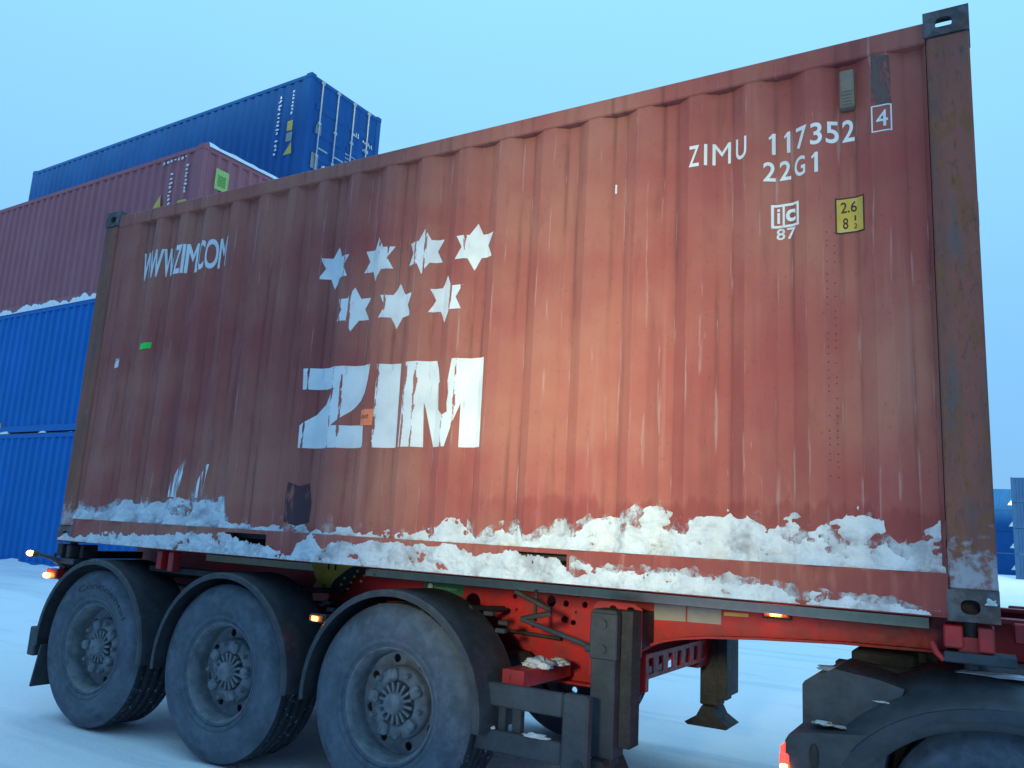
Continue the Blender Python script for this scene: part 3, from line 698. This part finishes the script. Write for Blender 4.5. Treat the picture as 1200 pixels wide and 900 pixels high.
# raised maker's lettering on the rear tyre's sidewall, bent round the wheel
me = text_mesh('Continental', 0, 1, 0, 1, .01)
for v_ in me.vertices:
    a = R(118) - v_.co.x*R(86); rr = .392+v_.co.z*.042; v_.co = (rr*math.cos(a), -.0590, rr*math.sin(a))
me.materials.clear(); sw = put('sidewall_lettering', me, basic('raised_rubber', (.055,.057,.062), None, 20, .9), wheels[0], (0, 0, 0), (0, -.3, 0))
# mudguards
def mudguard(x, far=False):
    m = MB(); Rg = .592; a0, a1 = R(-4), R(184); t = .008
    prof = [(Rg-.030, -.082), (Rg-.004, -.082), (Rg+.006, -.070), (Rg+.006, .300), (Rg-.002, .300), (Rg-.002, -.064), (Rg-.030, -.074), (Rg-.030, -.082)]
    m.lathe(prof, 40, 0, 0, a0, a1, smooth=False)
    rb = []
    g = m.build('mudguard', MFEND, tr, (x, WC if far else 0, WR-.005), (0, 0, pi if far else 0))
    for ax in (60, 118):
        a = R(ax); MB().tube([(Rg*math.cos(a), .25, Rg*math.sin(a)), (Rg*math.cos(a), .62, Rg*math.sin(a)-.02)], .018, 8).build('mudguard_stay', MDARK, g)
    return g
guards = []
for x in WX: guards.append(mudguard(x)); mudguard(x, True)
MB().cbox(-.005, .012, -.07, .29, .20, .50, .004).build('mud_flap', MFEND, tr, (.015, 0, 0), (0, R(12), 0))
MB().cbox(-.085, .0, -.065, .03, .40, .60, .008).build('flap_bracket', MFEND, tr, (.035, 0, 0))
# clamps and snow crumbs on the mudguards
for gx, gy, gz in ((2.42, .34, .965), (2.50, .30, .93), (3.70, .36, .965), (3.62, .33, 1.01), (3.72, .30, .93)):
    MB().cbox(gx-.03, gx+.03, gy-.02, gy+.02, gz-.012, gz+.012, .004).build('clamp', MGREY, tr, (0, 0, 0))
# spare bracket, tanks and brake pipes in the dark space behind the wheels
for x in (1.28, 2.58):
    MB().tube([(x, .42, .80), (x, 1.05, .80)], .12, 18).build('air_tank', MDARK, tr)
MB().tube([(.2, .66, .95), (1.2, .64, .90), (2.4, .65, .93), (3.9, .66, .88)], .012, 6).build('brake_pipe', MDARK, tr)
# landing legs
def leg(y, far=False):
    s = -1 if far else 1; yy = lambda a: y + s*a
    def bx(x0, x1, a, b, z0, z1, c=.006): q = sorted((yy(a), yy(b))); return MB().cbox(x0, x1, q[0], q[1], z0, z1, c)
    lg = bx(4.285, 4.415, 0, .14, .40, 1.10).build('landing_leg', MGREY if not far else MDARK, tr)
    bx(4.298, 4.402, .015, .125, .30, .42, .004).build('inner_tube', MGREY if not far else MDARK, lg)
    bx(4.277, 4.423, -.008, .05, .86, 1.085).build('gear_box', MGREY if not far else MDARK, lg)
    bx(4.416, 4.478, .06, .18, .45, 1.10, .004).build('mounting_plate', MDARK, lg)
    f_ = MB(); f_.prism([(4.22, .27), (4.48, .27), (4.50, .285), (4.42, .335), (4.385, .40), (4.315, .40), (4.28, .335), (4.20, .285)], 'y', min(yy(-.05), yy(.20)), max(yy(-.05), yy(.20)))
    f_.build('leg_foot', MDARK, lg)
    for z in (1.03, .91):
        MB().tube([(4.35, yy(-.020), z), (4.35, yy(-.007), z)], .022, 10).build('gear_cap', MGREY if not far else MDARK, lg)
    return lg
leg(.235); leg(2.16, True)
pb = [(.72, .700), (2.02, .700), (2.02, .835), (.72, .835)]
hs = [[(.84+k*.16, .725), (.93+k*.16, .725), (.92+k*.16, .81), (.85+k*.16, .81)] for k in range(7)]
put('leg_cross_brace', plate_mesh(pb, hs, .012), MTRED, tr, (4.36, 0, 0), (0, 0, R(90)))
MB().cbox(4.17, 4.35, RY1+.05, 2.02, .66, 1.10, .006).build('leg_gusset', MTRED, tr)
MB().cbox(4.18, 4.42, RY0-.058, RY0-.004, .66, .86, .006).build('leg_gusset', MTRED, tr)
put('leg_mount', plate_mesh([(4.17,.74),(4.46,.86),(4.46,1.10),(4.42,1.125),(4.22,1.125),(4.19,1.10)], [ell(4.30,1.09,.022,.018), ell(4.40,1.09,.022,.018)], .014), MTRED, tr, (0, .46, 0))
MB().cbox(4.22, 4.44, .475, RY0-.003, .90, 1.08, .006).build('leg_spacer', MDARK, tr)
MB().cbox(4.41, 4.47, 2.10, 2.30, .46, .84, .006).build('leg_side_plate', MDARK, tr)
# crank
MB().tube([(4.262, .262, .912), (4.20, .275, .925), (3.84, .30, 1.003)], .013, 10).build('crank_shaft', MGREY, tr)
MB().tube([(3.84, .30, 1.003), (4.00, .33, 1.045), (3.99, .34, 1.065), (3.79, .31, 1.142)], .014, 8).build('crank_handle', MDARK, tr)
MB().tube([(3.87, .40, .99), (3.87, .40, 1.155)], .010, 8).build('crank_hook', MDARK, tr)
MB().tube([(4.245, .262, .905), (4.285, .262, .905)], .022, 12).build('crank_joint', MGREY, tr)
# outrigger arm with pierced end and side guard
ar = MB().cbox(3.86, 3.985, .105, RY0-.062, .690, .772, .005).build('guard_arm', MTRED, tr)
put('guard_arm_end', plate_mesh([(3.86,.690),(3.985,.690),(3.985,.772),(3.86,.772)], [ell(3.915,.728,.013,.026,16)], .004), MTRED, ar, (0, .099, 0))
for y in (.22, .36): MB().box(3.885, 3.955, y, y+.045, .7722, .7745).build('arm_slot', MBLK, ar)
MB().cbox(3.74, 4.235, .04, .085, .598, .708, .008).build('side_guard_rail', MGREY, tr)
MB().cbox(3.74, 4.235, .04, .085, .385, .485, .008).build('side_guard_rail', MGREY, tr)
MB().cbox(4.236, 4.372, .03, .095, .30, .712, .012).build('side_guard_end', MGREY, tr)
MB().cbox(3.855, 3.895, .0865, .13, .36, .69, .004).build('side_guard_post', MGREY, tr)
MB().cbox(3.935, 3.985, .0865, .13, .36, .69, .004).build('side_guard_post', MGREY, tr)
MB().tube([(4.33, .02, .40), (4.33, .0295, .40)], .028, 14).build('guard_bolt', MDARK, tr)
def lump(name, c, r, seed, parent, mat=MSNOW, kind='stuff'):
    bm = bmesh.new(); bmesh.ops.create_icosphere(bm, subdivisions=4, radius=1)
    for v_ in bm.verts:
        d = v_.co.normalized(); k = 1+.45*fbm(d.x*1.7+seed, d.y*1.7, d.z*1.7, 4)+.18*fbm(d.x*6+seed, d.y*6, d.z*6, 3)
        v_.co = Vector((d.x*r[0]*k+c[0], d.y*r[1]*k+c[1], max(d.z*r[2]*k, -r[2]*.35)+c[2]))
    for f_ in bm.faces: f_.smooth = True
    me = bpy.data.meshes.new(name); bm.to_mesh(me); bm.free(); return tag(put(name, me, mat, parent), kind=kind)
lump('snow_clump', (3.955, .30, .782), (.075, .075, .035), 1, tr); lump('snow_clump', (3.99, .46, .780), (.05, .07, .022), 4, tr)
lump('snow_clump', (3.83, .060, .490), (.028, .018, .010), 8, tr); lump('snow_clump', (4.09, .060, .488), (.070, .018, .014), 12, tr)
lump('snow_clump', (6.03, .01, .075), (.022, .018, .024), 5, box_root)

# ------------------------------------------------------------------ tractor unit
tk = empty('truck_tractor', (0, 0, 0))
tag(tk, 'dark grey truck tractor rear with mudguard and fifth wheel at lower right', 'truck')
TX, TRr = 6.06, .82
for far in (False, True):
    wheel(TX, far, tk, TRr, .07, .4)
TZ = WR*TRr
def tguard(far):
    m = MB()
    prof = [(.405, -.040), (.410, -.056), (.440, -.060), (.478, -.058), (.492, -.046), (.515, -.010), (.552, .05), (.585, .14), (.596, .26), (.598, .54), (.588, .54), (.586, .26), (.574, .15), (.542, .06), (.505, .0), (.480, -.036), (.440, -.048), (.405, -.040)]
    m.lathe(prof, 44, 0, 0, R(6), R(172), smooth=True)
    o_ = m.build('mudguard', MFEND, tk, (TX, WC if far else 0, TZ), (0, 0, pi if far else 0)); o_.scale = (1.29, 1, 1); return o_
g = tguard(False); tguard(True)
MB().lathe([(.440, -.0640), (.478, -.0640), (.484, -.0585), (.470, -.0600), (.440, -.0612)], 40, 0, 0, R(20), R(148)).build('guard_trim', MGREY, g)
# rear light carrier
MB().prism([(5.285, .50), (5.62, .50), (5.66, .70), (5.62, .76), (5.50, .745), (5.40, .735), (5.30, .715), (5.285, .69)], 'y', -.055, .42).build('light_carrier', MFEND, tk)
MB().prism([(5.335, .745), (5.66, .765), (5.72, .93), (5.62, .955), (5.46, .975), (5.345, .915), (5.335, .90)], 'y', .04, .50).build('carrier_step', MFEND, tk)
MB().cbox(5.48, 6.70, .40, .43, .22, .97, .01).build('inner_flap', MDARK, tk)
tl = MB().cbox(5.262, 5.284, -.045, .30, .46, .668, .008).build('tail_lamp', MREDL, tk)
MB().cbox(5.262, 5.300, -.062, -.0455, .53, .64, .008).build('tail_lamp_side', MREDL, tl)
MB().cbox(5.266, 5.296, -.068, -.0625, .56, .60, .004).build('lit_bulb', MCORE, tl)
MB().lathe([(0, -.004), (.020, -.004), (.024, .0), (.024, .004)], 20).build('carrier_hole', MBLK, tk, (5.395, -.058, .645)).scale = (.8, 1, 2.1)
# fifth wheel and frame
fw = MB().prism([(5.50, .985), (5.66, 1.035), (6.50, 1.035), (6.60, 1.0), (6.60, .965), (5.56, .965)], 'y', .75, 1.70).build('fifth_wheel', MDARK, tk)
MB().cbox(5.45, 5.72, .58, .95, .93, 1.005, .01).build('fifth_wheel_ramp', MDARK, fw)
MB().cbox(5.45, 5.72, 1.50, 1.86, .93, 1.005, .01).build('fifth_wheel_ramp', MDARK, fw)
for y in (.80, 1.62): MB().cbox(5.35, 9.6, y-.04, y+.04, .70, .93, .008).build('frame_rail', MDARK, tk)
MB().cbox(5.34, 5.42, .42, 2.02, .62, .80, .01).build('rear_crossmember', MDARK, tk)
MB().tube([(TX, .4, TZ), (TX, WC-.4, TZ)], .10, 14).build('axle', MDARK, tk)
lump('snow_patch', (5.43, .10, .757), (.075, .10, .012), 21, tk); lump('snow_patch', (5.44, .16, .960), (.06, .08, .010), 25, tk)
lump('snow_patch', (6.10, .14, 1.012), (.16, .05, .008), 28, tk); lump('snow_patch', (5.66, .06, .870), (.06, .03, .008), 31, tk)
# cab, out of the frame to the right
cb = MB().prism([(8.15, .55), (10.35, .55), (10.40, 1.3), (10.30, 2.2), (10.05, 3.1), (8.15, 3.2)], 'y', .0, 2.44).build('cab', basic('cab_paint', (.07,.08,.10), None, 3, .4), tk)
MB().prism([(9.15, 1.75), (10.15, 1.75), (9.98, 2.55), (9.15, 2.55)], 'y', -.012, -.002).build('side_window', basic('dark_glass', (.02,.025,.03), None, 3, .1), cb)
MB().tube([(7.2, .28, .62), (8.1, .28, .62)], .27, 24).build('fuel_tank', MGREY, tk)
wheel(9.75, False, tk, TRr, .07); wheel(9.75, True, tk, TRr, .07)

# ------------------------------------------------------------------ stacked containers
CACHE = {}
def stack_mesh(key, fn):
    if key not in CACHE: CACHE[key] = fn()
    return CACHE[key]
def box_container(name, L_, H_, mat, loc, rz, label, group, door=False, cat='container'):
    """x from -L (left) to 0 (right end), y from 0 (near side) to 2.438, z from 0"""
    W_ = 2.438; rt = empty(name, loc, rz); tag(rt, label, cat, group)
    def side():
        n = int((L_-.36)/.2785); c0 = -L_+(L_-n*.2785)/2+.139; fo = []
        for k in range(n): c = c0+k*.2785; fo += [(c-ROUT, .012), (c-RIN, .048), (c+RIN, .048), (c+ROUT, .012)]
        return corrugated(-L_+.165, -.165, .14, H_-.10, fo).mesh('side')
    sm = stack_mesh(('side', L_, H_), side)
    put('side_panel', sm, mat, rt); put('side_panel', sm, mat, rt, (-L_, W_, 0), (0, 0, pi))
    def end():
        fo = []
        for k in range(8): c = .28+k*.268; fo += [(c-.1, .02), (c-.045, .062), (c+.045, .062), (c+.1, .02)]
        return corrugated(.15, W_-.15, .13, H_-.10, fo).mesh('end')
    em = stack_mesh(('end', H_), end)
    put('end_wall', em, mat, rt, (-L_, W_, 0), (0, 0, R(-90)))
    if not door: put('end_wall', em, mat, rt, (0, 0, 0), (0, 0, R(90)))
    else:
        for k in range(2):
            y = .15+k*1.072; d = MB().box(-.075, -.03, y, y+1.066, .14, H_-.12)
            for j in range(4): d.prism([(-.031, .26+j*(H_-.5)/4), (-.005, .30+j*(H_-.5)/4), (-.005, .42+j*(H_-.5)/4), (-.031, .46+j*(H_-.5)/4)], 'y', y+.10, y+.98)
            dl = d.build('door', mat, rt)
            for q in (.22, .74):
                rod = MB().tube([(.022, y+q, .10), (.022, y+q, H_-.08)], .019, 8).build('locking_bar', MROD, dl)
                for z in (.10, .95, 1.75, H_-.12): MB().cbox(-.004, .045, y+q-.045, y+q+.045, z-.035, z+.035, .008).build('bar_bracket', MROD, rod)
                MB().cbox(.042, .060, y+q-.03, y+q+.30, 1.12, 1.155, .005).build('door_handle', MROD, rod)
    rm = stack_mesh(('roof', L_, H_), lambda: MB().box(-L_+.05, -.05, .05, W_-.05, H_-.055, H_-.035).box(-L_+.05, -.05, .08, W_-.08, .08, .12).mesh('roof'))
    put('roof', rm, mat, rt)
    rl_ = stack_mesh(('rail', L_), lambda: MB().cbox(-L_+.16, -.16, .004, .06, -.045, .045, .006).mesh('rail'))
    bl_ = stack_mesh(('brail', L_), lambda: MB().cbox(-L_+.16, -.16, .002, .05, -.07, .07, .006).mesh('rail'))
    put('top_rail', rl_, mat, rt, (0, 0, H_-.075)); put('top_rail', rl_, mat, rt, (0, W_-.064, H_-.075))
    put('bottom_rail', bl_, mat, rt, (0, 0, .085)); put('bottom_rail', bl_, mat, rt, (0, W_-.052, .085))
    cm = stack_mesh('ecast', lambda: MB().cbox(0, .178, 0, .162, 0, .118, .010).mesh('casting'))
    pm = stack_mesh(('post', H_), lambda: MB().cbox(.004, .165, .004, .140, .118, H_-.118, .008).mesh('post'))
    xm = stack_mesh('exbar', lambda: MB().cbox(0, .10, .16, W_-.16, 0, .10, .008).mesh('bar'))
    for X in (-L_, 0):
        for Y in (0, W_):
            sx, s_ = (1 if X < 0 else -1), (1 if Y == 0 else -1)
            for z in (0, H_-.118):
                o_ = put('corner_casting', cm, mat, rt, (X-.002*sx, Y-.002*s_, z)); o_.scale = (sx, s_, 1)
            o_ = put('corner_post', pm, mat, rt, (X, Y, 0)); o_.scale = (sx, s_, 1)
        for z in (.012, H_-.125): put('end_rail', xm, mat, rt, (X+(.015 if X < 0 else -.115), 0, z))
    return rt

def glyphs(parent, x, z0, z1, w, mat, n, vertical=True, y=.0105, seed=0):
    """a row of small illegible stencilled characters"""
    rg = random.Random(seed); m = MB(); st = (z1-z0)/n
    for k in range(n):
        if rg.random() < .1: continue
        z = z0+k*st
        for _ in range(4):
            a = x+rg.uniform(0, w*.45); b = a+rg.uniform(w*.3, w*.55); c = z+rg.uniform(.05, .45)*st; d = c+rg.uniform(.2, .45)*st
            m.box(a, b, y-.0012-.0003*_, y-.0002-.0003*_, c, d)
    return tag(m.build('stencilled_characters', mat, parent), kind='stuff')

SX, SY, SZ, SR = -7.36, 6.20, .21, R(-2)
dirx = Vector((math.cos(SR), math.sin(SR), 0)); diry = Vector((-math.sin(SR), math.cos(SR), 0))
HQ = 2.896
def srow(row, lev, mat, label, **kw):
    p = Vector((SX, SY, SZ+lev*HQ)) + diry*(row*2.46) + dirx*kw.pop('dx', 0)
    return box_container('shipping_container', 12.192, HQ, mat, p, SR, label, 'containers stacked behind the trailer on the left', **kw)
b0 = srow(0, 0, MCBLUE, 'bright blue container at the bottom of the left stack, standing on the snow')
b1 = srow(0, 1, MCBLUE, 'bright blue container in the middle of the left stack, below the maroon one', dx=.01)
b2 = srow(0, 2, MBROWN, 'maroon container on top of the two bright blue ones, snow along its roof', dx=.02)
hid = [srow(1, k, m_, l_) for k, (m_, l_) in enumerate(((MBROWN, 'container hidden at the bottom of the rear stack'), (MCBLUE, 'container hidden second from the bottom of the rear stack'), (MNAVY, 'navy container directly under the topmost navy container')))]
b3 = srow(1, 3, MNAVY, 'navy blue container topmost of the whole yard with white locking bars on its doors', door=True, dx=.12)
# maroon container's details
glyphs(b2, -1.02, 1.25, 2.45, .13, MWHT, 13, seed=1); glyphs(b2, -.52, 1.90, 2.55, .11, MWHT, 8, seed=2)
def quad(parent, name, pts, mat, y=.0105): 
    me = flat_poly(pts); me.materials.clear(); return put(name, me, mat, parent, (0, y, 0))
quad(b2, 'yellow_warning_triangle', [(-1.56, 1.66), (-1.20, 1.66), (-1.26, 2.00)], MYEL); quad(b2, 'yellow_label', [(-.66, 1.50), (-.36, 1.50), (-.36, 1.76), (-.66, 1.76)], MYEL)
gl = MB().box(.0, .004, .36, .68, 2.06, 2.50).build('green_yellow_sticker', basic('sticker_print', (.55,.58,.16), (.22,.42,.10), 30, .5), b2, (-.016, 0, 0))
MB().box(.0042, .005, .42, .62, 2.14, 2.38).build('sticker_print', MLGRN.copy(), gl).material_slots[0].material = basic('dull_green_print', (.18,.36,.07), None, 30, .5)
sp = MB()
for k in range(7): sp.box(-1.30+k*.12, -1.26+k*.12+random.uniform(0, .03), .003, .0102, HQ-.20+random.uniform(-.03, .03), HQ-.165)
tag(sp.build('white_chips', MWHT, b2), kind='stuff')
# navy container's details
glyphs(b3, -1.05, 1.00, 2.55, .12, MWHT, 15, seed=3); glyphs(b3, -.60, 1.95, 2.60, .10, MWHT, 7, seed=4)
quad(b3, 'yellow_label', [(-.66, 1.55), (-.48, 1.55), (-.48, 1.80), (-.66, 1.80)], MYEL); quad(b3, 'yellow_warning_triangle', [(-.70, .95), (-.42, .95), (-.46, 1.25)], MYEL); quad(b3, 'grey_label', [(-.66, 1.28), (-.46, 1.28), (-.46, 1.50), (-.66, 1.50)], MPLATE)
def door_glyphs(y0, y1, z0, z1, n, seed):
    rg = random.Random(seed); m = MB(); st = (y1-y0)/n
    for k in range(n):
        for _ in range(3):
            a = y0+k*st+rg.uniform(.05, .4)*st; c = z0+rg.uniform(0, .5)*(z1-z0)
            m.box(-.0035+.0004*_, -.0020+.0004*_, a, a+st*rg.uniform(.2, .5), c, c+(z1-z0)*rg.uniform(.25, .5))
    tag(m.build('stencilled_characters', MWHT, b3), kind='stuff')
door_glyphs(1.42, 1.72, 1.98, 2.12, 4, 5); door_glyphs(1.84, 2.20, 1.92, 2.06, 6, 6); door_glyphs(1.86, 2.08, 1.74, 1.86, 4, 7)
for j in range(3): door_glyphs(1.30, 1.66, 1.40-j*.10, 1.46-j*.10, 7, 8+j)
MB().box(-.004, -.002, .30, .46, 1.50, 1.72).build('door_label', MPLATE, b3); MB().box(-.004, -.002, .24, .46, .62, 1.0).build('door_label', MPLATE, b3)
for (y, z) in ((.62, .72), (1.0, .78), (1.35, .95), (2.30, 1.30)): lump('snow_clump', (.03, y, z), (.03, .06, .07), y*7, b3, MSNOWC)
# yellow plate and snow ledges on the blue stack
quad(b1, 'yellow_label', [(-6.45, .125), (-6.15, .125), (-6.15, .235), (-6.45, .235)], MYEL, .0015)
def snow_strip(parent, x0, x1, y0, y1, z0, h, seed, mat=MSNOWC, gap=-9.0, ny=6, step=.06):
    n = int((x1-x0)/step); v = []; f = []
    for i in range(n+1):
        x = x0+i*step; k = h*(.75+.8*fbm(x*1.3, seed, 0, 4)+.5*fbm(x*5, seed+5, 0, 3)); 
        if fbm(x*.9, seed+11, 0, 3) < gap: k = 0
        k = max(k, 0)
        for j in range(ny+1):
            t = j/ny; v.append((x, y0-.35*k*math.sin(pi*t)*(1-t)+(y1-y0)*t, z0+k*math.sin(min(pi*t*1.3, pi/2))-.004 if 0 < t < 1 else (z0-.004 if t == 0 else z0+k-.004)))
    m = ny+1
    for i in range(n):
        for j in range(ny): f.append((i*m+j, (i+1)*m+j, (i+1)*m+j+1, i*m+j+1))
    return tag(MB().add(v, f, True).build('snow_ledge', mat, parent), kind='stuff')
snow_strip(b1, -12.1, -.1, -.01, .06, HQ-.03, .15, 2.0); snow_strip(b0, -12.1, -.1, -.006, .05, HQ-.02, .05, 6.0, gap=.02)
# snow on the maroon roof, thick along its end edge
rs = MB(); nx_, ny_ = 60, 24; v = []; f = []
for i in range(nx_+1):
    for j in range(ny_+1):
        x = -12.0+11.98*i/nx_; y = .10+2.24*j/ny_; v.append((x, y, HQ-.02+.13*min(1, (x+12.0)*2+.05)*(1 if i < nx_ else .0)*(sstep(0, .6, y))*(1+.3*fbm(x, y, 3, 3)) if 0 < j < ny_ else HQ-.05))
for i in range(nx_):
    for j in range(ny_): f.append((i*(ny_+1)+j, (i+1)*(ny_+1)+j, (i+1)*(ny_+1)+j+1, i*(ny_+1)+j+1))
tag(rs.add(v, f, True).build('roof_snow', MSNOWC, b2), kind='stuff')
es = MB(); v = []; f = []
for j in range(41):
    y = .12+2.2*j/40; k = .085*(1+.25*fbm(y*3, 1, 0, 3))
    for t in range(9): a = pi*t/8; v.append((-.07+.085*math.cos(a), y, HQ-.035+k*1.25*math.sin(a)))
for j in range(40):
    for t in range(8): f.append((j*9+t, j*9+t+1, (j+1)*9+t+1, (j+1)*9+t))
tag(es.add(v, f, True).build('roof_snow', MSNOWC, b2), kind='stuff')
# snow bank along the foot of the stack
bk = MB(); v = []; f = []; nb = 150
for i in range(nb+1):
    X = -13.5+14.2*i/nb
    for j in range(9):
        Y = -1.0+1.05*j/8; h = .11*sstep(-1.0, -.05, Y)*(1+.8*fbm(X*1.2, Y*2, 4, 4)) - (.03 if j == 0 else 0)
        p = Vector((SX, SY, 0)) + dirx*X + diry*Y; v.append((p.x, p.y, rise(p.x, p.y)-.012+h))
for i in range(nb):
    for j in range(8): f.append((i*9+j, (i+1)*9+j, (i+1)*9+j+1, i*9+j+1))
tag(bk.add(v, f, True).build('snow_bank', MGRD), 'low ridge of drifted snow along the foot of the blue stack', 'snow', kind='stuff')

# far stacks on the right
def tri(parent, L_):
    m = MB().prism([(-.62, .62), (-.16, .62), (-.20, 1.22)], 'y', -.002, .0105); m.build('white_triangle_mark', MWHT, parent)
order = ('lowest', 'second lowest', 'third lowest', 'topmost')
for k in range(4):
    q_ = box_container('shipping_container', 6.058, 2.591, MFARB, (8.15, 114, .26+k*2.591), R(0), f'small far blue container, {order[k]} of the far stack right of the trailer', 'far blue containers on the right'); tri(q_, 6.058)
for k in range(4):
    q_ = box_container('shipping_container', 6.058, 2.591, MFARD, (13.70, 94.5, -.02+k*2.591), R(-6), f'small far blue container, {order[k]} of the nearer stack at the right edge', 'far blue containers on the right'); tri(q_, 6.058)

# unseen stacks added behind the photographer; their lane shapes sun into a warm pool
def behind(x, y, n, mat, L_=12.192, rz=0):
    for k in range(n):
        box_container('shipping_container', L_, HQ, mat[k % len(mat)], (x, y, k*HQ), rz, 'unseen container added behind the photographer to block the sun', 'unseen containers added to block the sun')
GAP_L, GAP_R, GY = 5.75, 7.40, -14.5
def tier(x, y, k, mat, L_=12.192): box_container('shipping_container', L_, HQ, mat, (x, y, k*HQ), 0, 'unseen container added behind the photographer to block the sun', 'unseen containers added to block the sun')
behind(GAP_L, GY, 2, (MCBLUE, MBROWN), 6.058); behind(GAP_L-6.3, GY, 2, (MBROWN, MNAVY)); tier(3.80, GY, 2, MCBLUE)
behind(GAP_R+12.192, GY, 2, (MNAVY, MCBLUE))
tier(9.9, GY, 2, MBROWN, 6.058); tier(9.95+12.192, GY, 2, MNAVY)           # third tier, one box added across the lane to shade the side's top
behind(.5, GY-7.5, 6, (MBROWN, MNAVY, MCBLUE)); behind(-11.9, GY-7.5, 6, (MNAVY, MBROWN, MCBLUE))  # taller back row added to keep the sun off the left stacks
bk = MB(); v = []; f = []; nb = 110  # unseen snow heap added to keep low sun off the leg and wheels
for i in range(nb+1):
    X = 0+11*i/nb
    for j in range(17):
        Y = -2.6+5.2*j/16; h = 2.35*math.exp(-(Y/1.35)**2)*(1+.16*fbm(X*.7, Y, 8, 4))*sstep(.2, 2.6, X)*sstep(10.8, 8.4, X)
        v.append((X, -8.4+Y, h-.06))
for i in range(nb):
    for j in range(16): f.append((i*17+j, (i+1)*17+j, (i+1)*17+j+1, i*17+j+1))
tag(bk.add(v, f, True).build('sun_blocking_snow', MGRD), 'unseen heap of snow added behind the photographer to block low sun', 'snow', kind='stuff')
